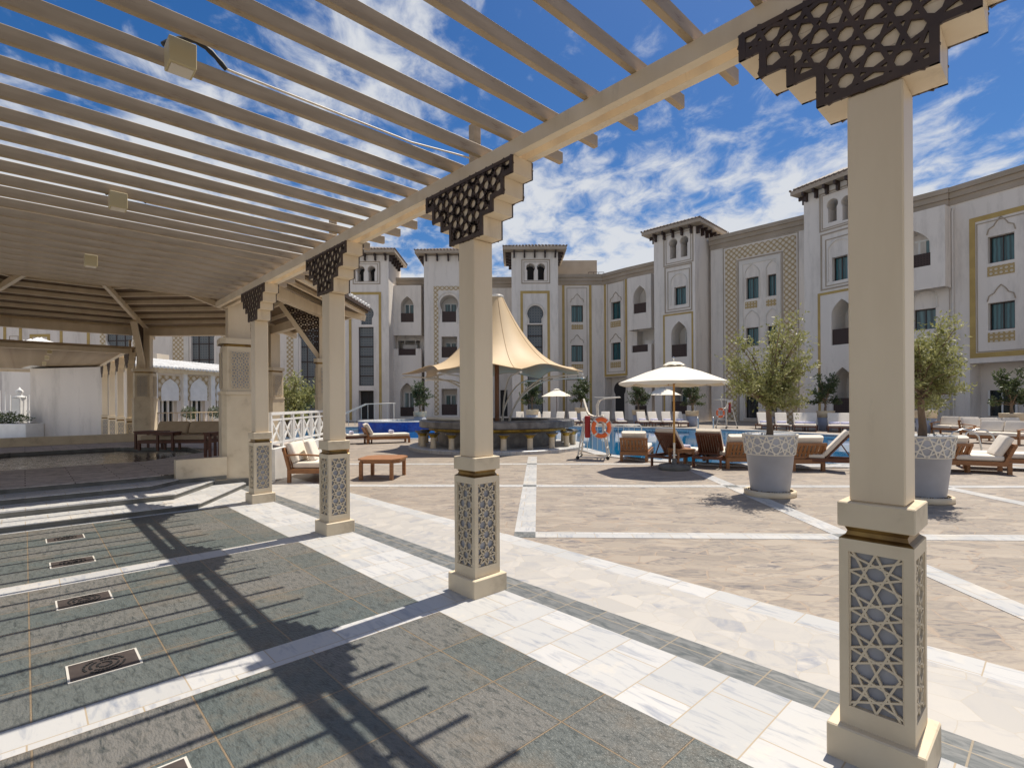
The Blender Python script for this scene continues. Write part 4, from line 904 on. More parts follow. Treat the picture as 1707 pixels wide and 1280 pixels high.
# ------------------------------------------------------------ trees in pots
def pot_mesh(band=True):
    q = empty('potted_tree')
    MB().lathe([(0, .0), (.40, .0), (.41, .012), (.41, .085), (.395, .095), (.36, .095), (.35, .06), (0, .06)], 40).build('saucer', STONEC, q)
    peb = MB()
    for i in range(90):
        a = random.uniform(0, 2*pi); r = random.uniform(.31, .35); s = .014; c = (r*cos(a), r*sin(a), .09)
        peb.lathe([(0, -s), (s, 0), (0, s)], 5, c)
    peb.build('pebbles', SOIL, q)
    MB().lathe([(0, .07), (.295, .07), (.305, .085), (.372, .70), (.385, .705), (.425, 1.03), (.43, 1.045), (.41, 1.045), (.385, .98), (0, .98)], 48).build('pot', POT, q)
    if band:
        m = MB(); nseg = 9; cell = 2*pi/nseg; z0, z1 = .715, 1.03; rows = 1; hh = (z1-z0)/rows
        for s in star_segments(nseg, rows, 1.):
            c = clip(s, 0, nseg, 0, rows)
            if c is None: continue
            (ax, az), (bx, bz) = c; prev = None
            for j in range(5):
                f = j/4; u = ax+(bx-ax)*f; z = az+(bz-az)*f; r = .389+(.427-.389)*(z/rows)+.004; p = (r*cos(u*cell), r*sin(u*cell), z0+z*hh)
                if prev: m.bar(prev, p, .017, .012, (cos(u*cell), sin(u*cell), 0))
                prev = p
        m.lathe([(.393, .705), (.397, .709), (.398, .72), (.393, .722)], 48); m.lathe([(.431, 1.022), (.437, 1.026), (.437, 1.05), (.425, 1.053), (.41, 1.048)], 48)
        m.build('star_band', PALE, q)
    MB().lathe([(0, 0), (.38, 0)], 24, (0, 0, .99)).build('soil', SOIL, q)
    return q
def tree_part(q, h, cr, cz, ch, nleaf, lsize, m_leaf, seed, trunk_h=None, tr=.05, nb=26):
    rnd = random.Random(seed); st = random.getstate(); random.seed(seed)
    th = trunk_h or .55; base = Vector((0, 0, .97)); tm = MB(); top = Vector((rnd.uniform(-.05, .05), rnd.uniform(-.04, .04), 1.0+th))
    pts = [base, base+Vector((.02, .01, th*.3)), base+Vector((-.015, .0, th*.65)), top]; tm.tube(pts, [tr*1.25, tr, tr*.85, tr*.8], 9)
    lm = MB(); tips = []
    for i in range(nb):
        a = rnd.uniform(0, 2*pi); el = rnd.uniform(.0, 1) ; 
        R = cr*(.45+.75*rnd.random())*sqrt(max(.12, 1-(abs(el-.38)*1.25)**2)); z = cz-ch/2+ch*el*(.85+.3*rnd.random())
        e = Vector((R*cos(a), R*sin(a), z)); mid = top*.45+e*.55; mid.z = top.z+(e.z-top.z)*.62+(.05 if e.z > top.z else 0); mid.x += rnd.uniform(-.06, .06)*cr*2
        tm.tube([top-Vector((0, 0, rnd.uniform(0, .18)*th)), mid, e], [tr*.42, tr*.22, tr*.07], 5, False)
        tips.append((top, mid, e))
    for (a, b, c) in tips:
        # twigs off each branch carrying narrow leaves in sprays
        for j in range(int(nleaf/nb/9)):
            f = rnd.uniform(.35, 1.08); p = (a+(b-a)*(f*2)) if f < .5 else (b+(c-b)*(f*2-1)); dr = Vector((rnd.gauss(0, 1), rnd.gauss(0, 1), rnd.gauss(.75, .7))).normalized()
            ln = cr*rnd.uniform(.18, .5); 
            for k in range(9):
                pp = p+dr*ln*(k/8)+Vector((rnd.gauss(0, .012), rnd.gauss(0, .012), rnd.gauss(0, .012)))*cr*2; leaf(lm, pp, lsize, dr+Vector((rnd.gauss(0, .8), rnd.gauss(0, .8), rnd.gauss(0, .8))))
    tm.build('trunk', BARK, q); lm.build('crown', m_leaf, q); random.setstate(st); return q
p1 = pot_mesh(); tree_part(p1, 3, .62, 2.12, 1.25, 9000, .062, LEAF, 3, .58, .052, 44)
p = G(1287, 831); p1.location = (p.x+.14, p.y+.35, 0); p1.rotation_euler = (0, 0, .3); tag(p1, 'olive tree in a grey pot with star band standing in the middle of the courtyard', 'potted tree', 'large potted olive trees')
p2 = pot_mesh(); tree_part(p2, 3, .56, 2.15, 1.4, 9000, .062, LEAF, 11, .72, .055, 44)
p2.location = (6.58, 8.33, 0); tag(p2, 'olive tree in a grey pot half hidden behind the nearest pergola pillar', 'potted tree', 'large potted olive trees')
fp = empty('potted_tree'); MB().lathe([(0, 0), (.3, 0), (.31, .02), (.385, .70), (0, .70)], 24).build('pot', POT, fp); MB().lathe([(.385, .68), (.40, .69), (.435, 1.0), (.44, 1.02), (.40, 1.0), (0, .95)], 24).build('rim_band', STONEC, fp)
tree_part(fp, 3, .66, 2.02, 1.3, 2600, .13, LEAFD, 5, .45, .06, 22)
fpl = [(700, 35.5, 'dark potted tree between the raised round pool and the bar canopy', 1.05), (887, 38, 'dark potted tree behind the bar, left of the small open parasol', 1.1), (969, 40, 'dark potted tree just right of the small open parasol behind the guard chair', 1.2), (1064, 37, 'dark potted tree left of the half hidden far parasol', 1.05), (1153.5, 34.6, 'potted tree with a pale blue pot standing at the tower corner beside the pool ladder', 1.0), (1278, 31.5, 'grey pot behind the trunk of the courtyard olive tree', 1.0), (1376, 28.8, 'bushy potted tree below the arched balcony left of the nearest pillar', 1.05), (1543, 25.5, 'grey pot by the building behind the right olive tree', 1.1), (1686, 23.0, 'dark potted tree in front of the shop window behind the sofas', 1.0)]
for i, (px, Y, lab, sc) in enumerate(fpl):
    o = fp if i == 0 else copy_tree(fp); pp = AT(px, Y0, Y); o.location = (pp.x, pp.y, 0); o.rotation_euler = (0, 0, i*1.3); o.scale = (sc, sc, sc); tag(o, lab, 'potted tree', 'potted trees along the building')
# tree beyond the fence on the left, and topiary balls by the villa
q = empty('olive_tree', (-10.6, 24.5, -.9)); tree_part(q, 3, 1.35, 2.6, 2.1, 5200, .17, LEAF, 21, .6, .09, 40); tag(q, 'spreading light green olive tree seen between the third and fourth pillars', 'tree')
tp = empty('potted_shrub'); MB().lathe([(0, 0), (.2, 0), (.27, .5), (.3, .52), (0, .5)], 16).build('pot', WHITEP, tp); leafcloud(700, (0, 0, .85), (.36, .36, .36), .09).build('foliage', LEAFD, tp)
for i, (px, Y, l) in enumerate(((315, 26.6, 'clipped round shrub in front of the middle villa arch'), (358, 28.5, 'clipped round shrub next to the near pavilion pillar'))):
    o = tp if i == 0 else copy_tree(tp); pp = AT(px, Y0, Y); o.location = (pp.x, pp.y, .35); tag(o, l, 'shrub', 'round shrubs by the villa')
# ------------------------------------------------------------ umbrellas
def umbrella(R, z_e, z_a, pole_m, valance=True, n=8, cloth=CANV):
    q = empty('parasol'); a0 = pi/8; m = MB(); rings = [(.02, z_a), (.12, z_a-.02), (R*.5, z_a-(z_a-z_e)*.42), (R, z_e)]; sub = 6; N = n*sub
    vs = []
    for ri, (r, z) in enumerate(rings):
        for k in range(N):
            a = a0+2*pi*k/N; f = (k % sub)/sub; scal = cos(pi/n)/cos((f-.5)*2*pi/n) ; rr = r*(cos(pi/n)/cos((f-.5)*2*pi/n)) if ri else r
            sag = .035*R*sin(pi*f)*(r/R) if ri > 1 else 0; vs.append((rr*cos(a), rr*sin(a), z-0*sag+ (sag*.3)))
    fs = [(i*N+k, i*N+(k+1) % N, (i+1)*N+(k+1) % N, (i+1)*N+k) for i in range(3) for k in range(N)]
    if valance:
        for k in range(N):
            x, y, z = vs[3*N+k]; f = (k % sub)/sub; vs.append((x*.985, y*.985, z-.05-.05*sin(pi*f)))
        fs += [(3*N+k, 3*N+(k+1) % N, 4*N+(k+1) % N, 4*N+k) for k in range(N)]
    m.add(vs, fs); m.build('canopy', cloth, q)
    v = MB(); vs = []; 
    for r, z in ((.02, z_a+.07), (R*.13, z_a+.03), (R*.22, z_a-.035)):
        for k in range(N): a = a0+2*pi*k/N; f = (k % sub)/sub; rr = r*(cos(pi/n)/cos((f-.5)*2*pi/n)); vs.append((rr*cos(a), rr*sin(a), z+(.02*sin(pi*f) if r > .1 else 0)))
    v.add(vs, [(i*N+k, i*N+(k+1) % N, (i+1)*N+(k+1) % N, (i+1)*N+k) for i in range(2) for k in range(N)]); v.build('vent_cap', cloth, q)
    MB().lathe([(0, .14), (.02, .12), (.03, .09), (.012, .07), (.012, 0)], 10, (0, 0, z_a+.05)).build('finial', STEEL, q)
    MB().tube([(0, 0, .62), (0, 0, z_a)], .024, 10).build('pole', pole_m, q); MB().tube([(0, 0, .1), (0, 0, .63)], .028, 10).build('sleeve', STEEL, q)
    hub = MB().lathe([(.025, -.05), (.055, -.04), (.06, .02), (.04, .06), (.025, .06)], 10, (0, 0, z_e+.02)).build('hub', DARKB, q)
    for k in range(n):
        a = a0+2*pi*k/n; MB().bar((.03*cos(a), .03*sin(a), z_a-.03), (R*.985*cos(a), R*.985*sin(a), z_e-.012), .022, .022).bar((.05*cos(a), .05*sin(a), z_e+.03), (R*.55*cos(a), R*.55*sin(a), z_a-(z_a-z_e)*.5-.03), .018, .018).build('rib', POLEW, q)
    MB().lathe([(0, 0), (.36, 0), (.37, .015), (.37, .09), (.35, .11), (.06, .12), (.05, .25), (.03, .26), (0, .26)], 32).build('base', STEPST, q)
    return q
u1 = umbrella(1.30, 2.07, 2.50, POLEW); u1.location = (3.87, 12.4, 0); u1.rotation_euler = (0, 0, .2); tag(u1, 'open cream parasol on a varnished pole between the two reclined loungers', 'parasol')
u2 = umbrella(1.3, 2.1, 2.65, TEAKD, False, 8); pp = AT(928, Y0, 41); u2.location = (pp.x, pp.y, 0); tag(u2, 'small far open parasol behind the bar and left of the guard chair', 'parasol', 'far parasols by the building')
u3 = copy_tree(u2); pp = AT(1105, Y0, 37.5); u3.location = (pp.x, pp.y, 0); u3['label'] = 'far parasol half hidden under the big near parasol'
# ------------------------------------------------------------ loungers
def slant(m, x0, z0, x1, z1, y0, y1, th):
    m.bar((x0, (y0+y1)/2, z0), (x1, (y0+y1)/2, z1), abs(y1-y0), th, (0, 0, 1)); return m
def cushion_bar(p, q, w, th):
    """rounded cushion between two points"""
    p = Vector(p); q = Vector(q); d = (q-p).normalized(); up = Vector((0, 1, 0)).cross(d)*-1; m = MB(); prof = []
    b = th*.38; W_ = w/2; N = 4; out = []
    for (sx, sz) in ((1, 1), (-1, 1), (-1, -1), (1, -1)):
        for i in range(N+1):
            a = {(1, 1): 0, (-1, 1): pi/2, (-1, -1): pi, (1, -1): 1.5*pi}[(sx, sz)]+pi/2*i/N; out.append((sx*(W_-b)+b*cos(a), sz*(th/2-b)+b*sin(a)))
    n_ = len(out); rings = []; Ln_ = (q-p).length
    for t_, s_ in ((0, .86), (.03, .97), (.07, 1.), (Ln_-.07, 1.), (Ln_-.03, .97), (Ln_, .86)):
        for y, z in out: rings.append(p+d*t_+Vector((0, y*(1 if s_ == 1 else (1-(1-s_)*.25)), 0))+up*z*s_)
    fs = [(i*n_+k, i*n_+(k+1) % n_, (i+1)*n_+(k+1) % n_, (i+1)*n_+k) for i in range(5) for k in range(n_)]
    m.add(rings, fs, True); m.add(rings[:n_], [tuple(range(n_-1, -1, -1))]); m.add(rings[-n_:], [tuple(range(n_))]); return m
def lounger(wood, up=55., towel=True, cushion=True, cushback=True, H_=.27, blen=.72, wide=.66, length=1.9):
    q = empty('sun_lounger'); w_ = wide/2; hx = .70   # hinge
    f = MB(); f.box(0.0, length, -w_, -w_+.035, H_-.05, H_+.03); f.box(0.0, length, w_-.035, w_, H_-.05, H_+.03); f.box(0, .04, -w_+.035, w_-.035, H_-.045, H_+.02); f.box(length-.04, length, -w_+.035, w_-.035, H_-.045, H_+.02)
    f.build('frame', wood, q)
    lg = None
    for x in (.12, length-.2):
        for y in (-w_+.0, w_-.045):
            if lg is None: lg = o = MB().box(0, .055, 0, .045, 0, H_-.05).build('leg', wood, q)
            else: o = lg.copy(); COL.objects.link(o); o.parent = q
            o.location = (x, y, 0)
    s = MB()
    for i in range(11): xx = hx+.04+i*(length-hx-.12)/11; s.box(xx, xx+.07, -w_+.036, w_-.036, H_-.005, H_+.018)
    s.build('seat_slats', wood, q)
    b = MB(); c, sn = cos(radians(up)), sin(radians(up)); P = lambda r, o_=0: (hx-r*c-o_*sn, H_+.02+r*sn-o_*c)
    for y in (-w_+.055, w_-.085+.03):
        p0, p1 = P(0), P(blen); b.bar((p0[0], y, p0[1]), (p1[0], y, p1[1]), .045, .035)
    for r in (.02, blen-.03): x_, z_ = P(r); b.bar((x_, -w_+.06, z_), (x_, w_-.06, z_), .035, .05)
    for i in range(9):
        y = -w_+.1+i*(2*w_-.2)/8; p0, p1 = P(.03), P(blen-.04); b.bar((p0[0], y, p0[1]), (p1[0], y, p1[1]), .042, .012)
    b.build('backrest', wood, q)
    sp = MB(); x_, z_ = P(.45, .02)
    for y in (-w_+.1, w_-.1): sp.bar((x_, y, z_), (.18, y, H_), .02, .025)
    sp.build('back_support', wood, q)
    if cushion:
        th = .09; cushion_bar((hx+.02, 0, H_+.02+th/2+.004), (length-.02, 0, H_+.02+th/2+.004), wide-.07, th).build('seat_cushion', CUSH, q)
        if cushback:
            p0, p1 = P(.03, -.075), P(blen+.04, -.075); cushion_bar((p0[0], 0, p0[1]), (p1[0], 0, p1[1]), wide-.07, .10).build('back_cushion', CUSH, q)
    if towel:
        x_ = hx+.28; m = MB().tube([(x_, -.22, H_+.185), (x_, .22, H_+.185)], .065, 12); o = m.build('rolled_towel', TOWEL, None); o['_t'] = 1; q['_towel'] = o.name
    return q
def boxy(wood):
    """stout chaise: boxed slatted back, square legs, thick cushions"""
    q = empty('sun_lounger'); w_ = .37; H_ = .27; hx = .30
    f = MB(); f.box(0, 1.75, -w_, -w_+.05, H_-.1, H_); f.box(0, 1.75, w_-.05, w_, H_-.1, H_); f.box(0, .05, -w_+.05, w_-.05, H_-.1, H_-.002); f.box(1.7, 1.75, -w_+.05, w_-.05, H_-.1, H_-.002); f.build('frame', wood, q)
    lg = None
    for x in (.0, .075+.0+1.6):
        for y in (-w_-.002, w_-.073):
            if lg is None: lg = o = MB().box(0, .075, 0, .075, 0, H_-.1).build('leg', wood, q)
            else: o = lg.copy(); COL.objects.link(o); o.parent = q
            o.location = (x, y, 0)
    b = MB(); lean = .16; T = .62
    for y in (-w_+.03, w_-.03): b.bar((.10, y, H_-.02), (.10-lean, y, T), .05, .06, (1, 0, 0))
    b.bar((.10-lean, -w_, T), (.10-lean, w_, T), .05, .06); b.bar((.085, -w_, H_+.03), (.085, w_, H_+.03), .045, .06); b.bar((.05, -w_+.03, .42), (.05, w_-.03, .42), .03, .045)
    for i in range(7): y = -w_+.1+i*(2*w_-.2)/6; b.bar((.09, y, H_+.03), (.10-lean+.006, y, T-.01), .055, .018, (1, 0, 0))
    b.build('backrest', wood, q)
    s = MB()
    for i in range(12): xx = .1+i*.135; s.box(xx, xx+.08, -w_+.051, w_-.051, H_-.03, H_-.008)
    s.build('seat_slats', wood, q)
    cushion_bar((.12, 0, H_+.065), (1.73, 0, H_+.065), .68, .125).build('seat_cushion', CUSH, q)
    cushion_bar((.22, 0, H_+.12), (.22-.22, 0, .80), .66, .15).build('back_cushion', CUSH, q)
    return q
towels = []
def place(q, loc, rz, label, group, towel=None):
    q.location = loc; q.rotation_euler = (0, 0, rz); tag(q, label, 'sun lounger', group)
    if towel: towels.append((q, towel))
    return q
def drop_towel_flag(q):
    n = q.get('_towel')
    if n:
        bpy.data.objects.remove(bpy.data.objects[n]); del q['_towel']
GN = 'teak sun loungers around the near side of the pool'
bx0 = boxy(TEAK)
re0 = lounger(TEAKD, 50); drop_towel_flag(re0)
def at2(px, Y): p = AT(px, Y0, Y); return (p.x, p.y, 0)
place(bx0, at2(1056, 14.0), radians(70), 'boxy teak lounger leftmost of those by the big parasol, cream cushion over its back', GN)
o = re0; place(o, at2(1098, 12.75), radians(40), 'dark reclined lounger just left of the parasol pole with a white towel', GN, 'rolled white towel on the dark lounger left of the parasol pole')
o = copy_tree(re0); place(o, at2(1176, 12.45), radians(58), 'dark reclined lounger just right of the parasol pole', GN)
o = copy_tree(bx0); place(o, at2(1237, 12.35), radians(88), 'boxy teak lounger directly left of the courtyard olive pot', GN)
o = copy_tree(bx0); place(o, at2(1348, 11.9), radians(88), 'boxy teak lounger directly right of the courtyard olive pot', GN)
o = copy_tree(re0); place(o, at2(1436, 11.7), radians(150), 'reclined lounger cut off by the left edge of the nearest pillar', GN)
o = copy_tree(bx0); place(o, at2(1590, 11.5), radians(92), 'boxy teak lounger peeping out right of the right olive pot', GN)
o = copy_tree(bx0); place(o, at2(1678, 11.4), radians(150), 'boxy teak lounger turned sideways in full view near the right edge', GN, 'rolled lavender towel on the sideways lounger near the right edge')
o = copy_tree(bx0); place(o, at2(1768, 11.6), radians(150), 'boxy teak lounger cut off by the right edge of the picture', GN, 'rolled lavender towel on the lounger cut by the right edge')
o = copy_tree(bx0); place(o, (-5.95, 21.0, 0), radians(25), 'small distant boxy teak lounger in front of the raised blue pool', 'teak loungers left of the bar', 'rolled white towel on the distant lounger by the raised pool')
o = copy_tree(re0); place(o, (-7.4, 20.6, 0), radians(25), 'distant reclined lounger mostly hidden behind the third pillar', 'teak loungers left of the bar', 'rolled white towel on the distant lounger behind the third pillar')
fl0 = lounger(TEAKD, 55); drop_towel_flag(fl0)
far_l = [(866, 39, 'leftmost of the far loungers, seen over the bar counter'), (892, 39, 'far lounger in front of the gold framed tower panel'), (912, 38.5, 'far lounger left of the small far parasol pole'), (936, 38, 'far lounger just right of the small far parasol pole'), (953, 37.6, 'far lounger left of the guard chair'), (973, 37.2, 'far lounger half hidden behind the guard chair'), (1010, 36.6, 'far lounger showing right behind the orange ring'), (1030, 36.4, 'far lounger in front of the keyhole door'), (1066, 36, 'far lounger below the potted tree right of the keyhole door'), (1084, 35.6, 'far lounger left of the half hidden far parasol pole'), (1108, 35.2, 'far lounger right under the half hidden far parasol'), (1126, 34.8, 'far lounger behind the big parasol pole'), (1268, 30.6, 'far lounger left of the olive trunk across the pool'), (1300, 29.8, 'far lounger just right of the olive trunk across the pool'), (1331, 29.2, 'far lounger of the middle pair right of the olive trunk'), (1352, 28.9, 'far lounger right one of the pair beside the big mosaic'), (1389, 28.2, 'far lounger under the arched balcony of the right tower'), (1410, 27.9, 'far lounger touching the left edge of the nearest pillar')]
for i, (px, Y, l) in enumerate(far_l):
    o = fl0 if i == 0 else copy_tree(fl0); a = radians(-92 if px < 1200 else -115)+random.uniform(-.25, .25); pos = AT(px, Y0, Y); place(o, (pos.x, pos.y, 0), a, l, 'far loungers across the pool', 'rolled lavender towel on the '+l if len(l) < 70 else None)
tw0 = None
for q, lab in towels:
    if tw0 is None: tw0 = o = MB().tube([(0, -.24, 0), (0, -.235, 0), (0, .235, 0), (0, .24, 0)], [.045, .068, .068, .045], 14).build('rolled_towel', TOWEL)
    else: o = tw0.copy(); COL.objects.link(o)
    a = q.rotation_euler[2]; x_ = 1.05 if 'boxy' in q['label'] or 'cut by' in lab else .98; zz = .47 if ('boxy' in q['label']) else .45
    o.location = (q.location.x+x_*cos(a), q.location.y+x_*sin(a), zz); o.rotation_euler = (0, 0, a); lab = ' '.join(lab.split()[:16]); tag(o, lab, 'towel', 'rolled towels on the loungers')
# side table by the umbrella
def table(name, wx, wy, h, wood, top_t=.035, leg=.05):
    q = empty(name); MB().bbox(-wx/2, wx/2, -wy/2, wy/2, h-top_t, h, .004).build('table_top', wood, q); MB().box(-wx/2+.02, wx/2-.02, -wy/2+.02, wy/2-.02, h-top_t-.06, h-top_t-.001).build('apron', wood, q)
    for x in (-wx/2+.02, wx/2-.02-leg):
        for y in (-wy/2+.02, wy/2-.02-leg): MB().box(x-.001, x+leg, y-.001, y+leg, 0, h-top_t-.0005).build('leg', wood, q)
    return q
q = table('side_table', .5, .5, .45, TEAK); q.location = (4.22, 12.95, 0); q.rotation_euler = (0, 0, .2); tag(q, 'small square teak side table beside the parasol pole', 'table')
# ------------------------------------------------------------ sofas and low table
def sofa(wood, Lw, seats, H_=.30, backh=.72, arm=True):
    q = empty('sofa'); D_ = .82; w_ = Lw/2
    f = MB(); f.box(0, D_, -w_, -w_+.05, H_-.11, H_-.02); f.box(0, D_, w_-.05, w_, H_-.11, H_-.02); f.box(D_-.045, D_, -w_+.05, w_-.05, H_-.11, H_-.02); f.box(0, .045, -w_+.05, w_-.05, H_-.11, H_-.02); f.box(.05, D_-.05, -w_+.06, w_-.06, H_-.05, H_-.025); f.build('frame', wood, q)
    for x in (.0, D_-.065):
        for y in (-w_-.002, w_-.063): MB().box(x, x+.065, y, y+.065, 0, H_-.10 if x < .5 else (.53 if arm else H_-.10)).build('leg', wood, q)
    b = MB(); b.bar((.05, -w_, backh-.06), (.05, w_, backh-.06), .04, .06) if False else b.box(-.10, -.06, -w_, w_, backh-.12, backh-.05)
    for i in range(int(Lw/.1)): y = -w_+.05+i*.1; b.bar((.02, y, H_-.02), (-.08, y, backh-.08), .05, .018, (1, 0, 0))
    for y in (-w_+.025, w_-.025): b.bar((.03, y, H_-.03), (-.085, y, backh-.04), .05, .05, (1, 0, 0))
    b.build('backrest', wood, q)
    if arm:
        for y in (-w_+.035, w_-.035):
            pts = [(-.06, y, .56), (.2, y, .575), (.5, y, .56), (D_+.01, y, .535)]; a_ = MB()
            for p, r in zip(pts, pts[1:]): a_.bar(p, r, .085, .03)
            a_.build('armrest', wood, q)
    sw = (Lw-.12)/seats
    for i in range(seats):
        y = -w_+.06+sw*(i+.5); c = cushion_bar((.09, 0, H_+.05), (D_-.01, 0, H_+.05), sw-.01, .13).build('seat_cushion', CUSH, q, (0, y, 0))
        c = cushion_bar((.13, 0, H_+.12), (-.02, 0, backh+.04), sw-.02, .15).build('back_cushion', CUSH, q, (0, y, 0))
    return q
sf = sofa(TEAK, 1.55, 2, .30, .76); sf.location = (-4.62, 11.35, 0); sf.rotation_euler = (0, 0, radians(2)); tag(sf, 'cream cushioned teak sofa against the white fence behind the third pillar', 'sofa')
cu = cushion_bar((0, 0, 0), (0, 0, .42), .42, .13).build('throw_cushion', CUSH, None, (-4.22, 11.08, .42), radians(12)); cu.rotation_euler = (0, radians(-18), radians(8)); tag(cu, 'square cream throw cushion leaning on the sofa back', 'cushion')
# low table with clipped corners
q = empty('coffee_table', (-2.82, 11.35, 0), radians(-3)); tag(q, 'low teak coffee table with clipped corners in front of the sofa', 'table')
oc = [(-.30, -.5), (.30, -.5), (.46, -.30), (.46, .30), (.30, .5), (-.30, .5), (-.46, .30), (-.46, -.30)]
MB().prism(oc, .405, .44, bottom=True).build('table_top', TEAK, q); MB().prism([(x*.93, y*.93) for x, y in oc], .345, .404).build('apron', TEAK, q)
for x, y in ((-.36, -.40), (.30, -.42), (.36, .36), (-.36, .36)): MB().box(x-.035, x+.035, y-.035, y+.035, 0, .38).build('leg', TEAK, q)
# deck furniture under the pavilion
sd = sofa(TEAKD, 2.0, 2, .30, .72, False); sd.location = ct(1.9, 17.9, .34)
p = AT(318, Y0, 15.4); sd.location = (p.x, p.y, .34); sd.rotation_euler = (0, 0, radians(-90))
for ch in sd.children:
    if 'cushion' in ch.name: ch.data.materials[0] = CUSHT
sd.location = sd.location; tag(sd, 'tan cushioned daybed sofa on the deck beside the plunge pool', 'sofa')
for n_, px, Y, wx, wy, l in (('side_table', 258, 15.2, .85, .6, 'dark wooden table left of the deck sofa by the plunge pool'), ('side_table', 354, 12.7, .2, .5, 'dark wooden table cut by the near pavilion pillar'), ('side_table', 281, 14.6, .5, .4, 'small dark wooden table in front of the deck sofa')):
    q = table(n_, wx, wy, .52 if px != 354 else .6, TEAKD); p = AT(px, Y0, Y); q.location = (p.x, p.y, .34); tag(q, l, 'table')
# metal railing at the back of the terrace
q = empty('railing', (-11.3, 16.9, .34)); tag(q, 'thin cream railing with a cross panel behind the deck sofa', 'railing'); p0 = AT(262, Y0, 17.6); p1 = AT(362, Y0, 19.5); q.location = (p0.x, p0.y, .34); q.rotation_euler = (0, 0, atan2(p1.y-p0.y, p1.x-p0.x)); LL = (Vector((p1.x, p1.y))-Vector((p0.x, p0.y))).length
m = MB(); m.box(0, LL, -.02, .02, .98, 1.02); m.box(0, LL, -.015, .015, .12, .15); m.build('rail', CREAM, q)
m = MB()
for i in range(int(LL/.16)): xx = .02+i*.16; m.box(xx-.01, xx+.01, -.01, .01, .15, .98)
m.build('balusters', CREAM, q)
# ------------------------------------------------------------ sofas at far right
rs = sofa(TEAK, 1.6, 2, .32, .78)
for i, (px, Y, a, l) in enumerate(((1600, 24.5, 205, 'sunlit sofa left of the far right group, facing the pool'), (1632, 22.5, -95, 'shaded long sofa in front of the building at far right'), (1668, 22.5, -95, 'shaded sofa right of the long one before the shop window'), (1676, 19.2, 200, 'sunlit sofa nearest the right edge with plump cushions'), (1740, 19.5, 150, 'sofa mostly outside the right edge'))):
    if i == 4: continue
    o = rs if i == 0 else copy_tree(rs); p = AT(px, Y0, Y); o.location = (p.x, p.y, 0); o.rotation_euler = (0, 0, radians(a)); tag(o, l, 'sofa', 'sofas by the building at the right')
q = table('coffee_table', 1.0, .6, .42, TEAK); p = AT(1658, Y0, 20.6); q.location = (p.x, p.y, 0); tag(q, 'low brown table among the sofas at far right', 'table')
# ------------------------------------------------------------ bar with tensile canopy
BC = (-.55, 19.1)
bar = empty('pool_bar', (BC[0], BC[1], 0)); tag(bar, 'round dark stone pool bar with gilt trim in the middle of the court', 'bar')
MB().lathe([(3.2, 0), (3.2, .10), (3.17, .12), (0, .12)], 72, (0, 0, 0), False).build('plinth', MARBLE, bar)
MB().lathe([(2.15, .12), (2.15, .66)], 64).build('bar_wall', BARST, bar)
MB().lathe([(2.2, .62), (2.48, .66), (2.5, .76), (2.3, .76)], 64).build('gilt_moulding', GILT, bar)
MB().lathe([(1.9, .76), (2.78, .76), (2.82, .79), (2.82, .985), (2.78, 1.01), (1.9, 1.01), (1.9, .76)], 72, (0, 0, 0), False).build('counter', BARST, bar)
MB().lathe([(0, .3), (1.89, .3), (1.89, .9)], 48).build('inner_well', DARKIN, bar)
MB().tube([(-2.45, -.55, 1.08), (-1.6, -1.65, 1.08), (-.6, -2.2, 1.07)], .07, 8).build('rolled_cover', CANV, bar)
st0 = None
for k in range(20):
    a = 2*pi*k/20+.1
    if st0 is None:
        st0 = empty('bar_stool'); MB().lathe([(.10, 0), (.105, .02), (.095, .05), (.09, .33), (.10, .36)], 16).build('column', STONEC, st0); MB().lathe([(.10, .36), (.125, .38), (.12, .41), (.19, .46), (.20, .475)], 16).build('gilt_capital', GILT, st0); MB().lathe([(.20, .475), (.21, .48), (.21, .505), (.0, .505)], 20).build('seat', BARST, st0); o = st0
    else: o = copy_tree(st0)
    o.location = (BC[0]+2.78*cos(a), BC[1]+2.78*sin(a), .12)
    front = sin(a) < -.0
    tag(o, 'white columned bar stool with gilt capital fixed around the round bar', 'bar stool', 'column stools around the bar')
can = empty('tensile_canopy', (BC[0], BC[1], .3)); tag(can, 'peaked tan membrane canopy on curved white arms over the pool bar', 'canopy')
m = MB(); NA = 8; sub = 10; N = NA*sub; a0 = radians(-76); rings = 16; vs = []
for i in range(rings+1):
    f = i/rings
    for k in range(N):
        g = (k % sub)/sub; e = sin(pi*g); Rout = 3.4*(1-.19*e**.8); r = .24+(Rout-.24)*f**1.0; ft = (r-.24)/3.1
        z = 2.64+ (5.5-2.64)*(1-min(1, ft))**2.35 + .18*e*f*f*1.0; z -= .3; a = a0+2*pi*k/N; vs.append((r*cos(a), r*sin(a), z))
m.add(vs, [(i*N+k, i*N+(k+1) % N, (i+1)*N+(k+1) % N, (i+1)*N+k) for i in range(rings) for k in range(N)], True); m.build('membrane', TENTM, can)
for k in range(0, N, 10): MB().tube([(vs[i*N+k][0]*1.003, vs[i*N+k][1]*1.003, vs[i*N+k][2]+.006) for i in range(rings+1)], .009, 5).build('seam', TENTM, can)
MB().tube([vs[rings*N+k % N] for k in range(N+1)], .016, 6).build('edge_cable', TENTM, can)
MB().tube([(0, 0, -.2), (0, 0, 5.15)], .085, 12).build('mast', mat('brown_mast', (.20, .085, .035), .5), can)
MB().lathe([(.24, 5.16), (.26, 5.18), (.26, 5.24), (.24, 5.26)], 20).build('top_ring', GALV, can)
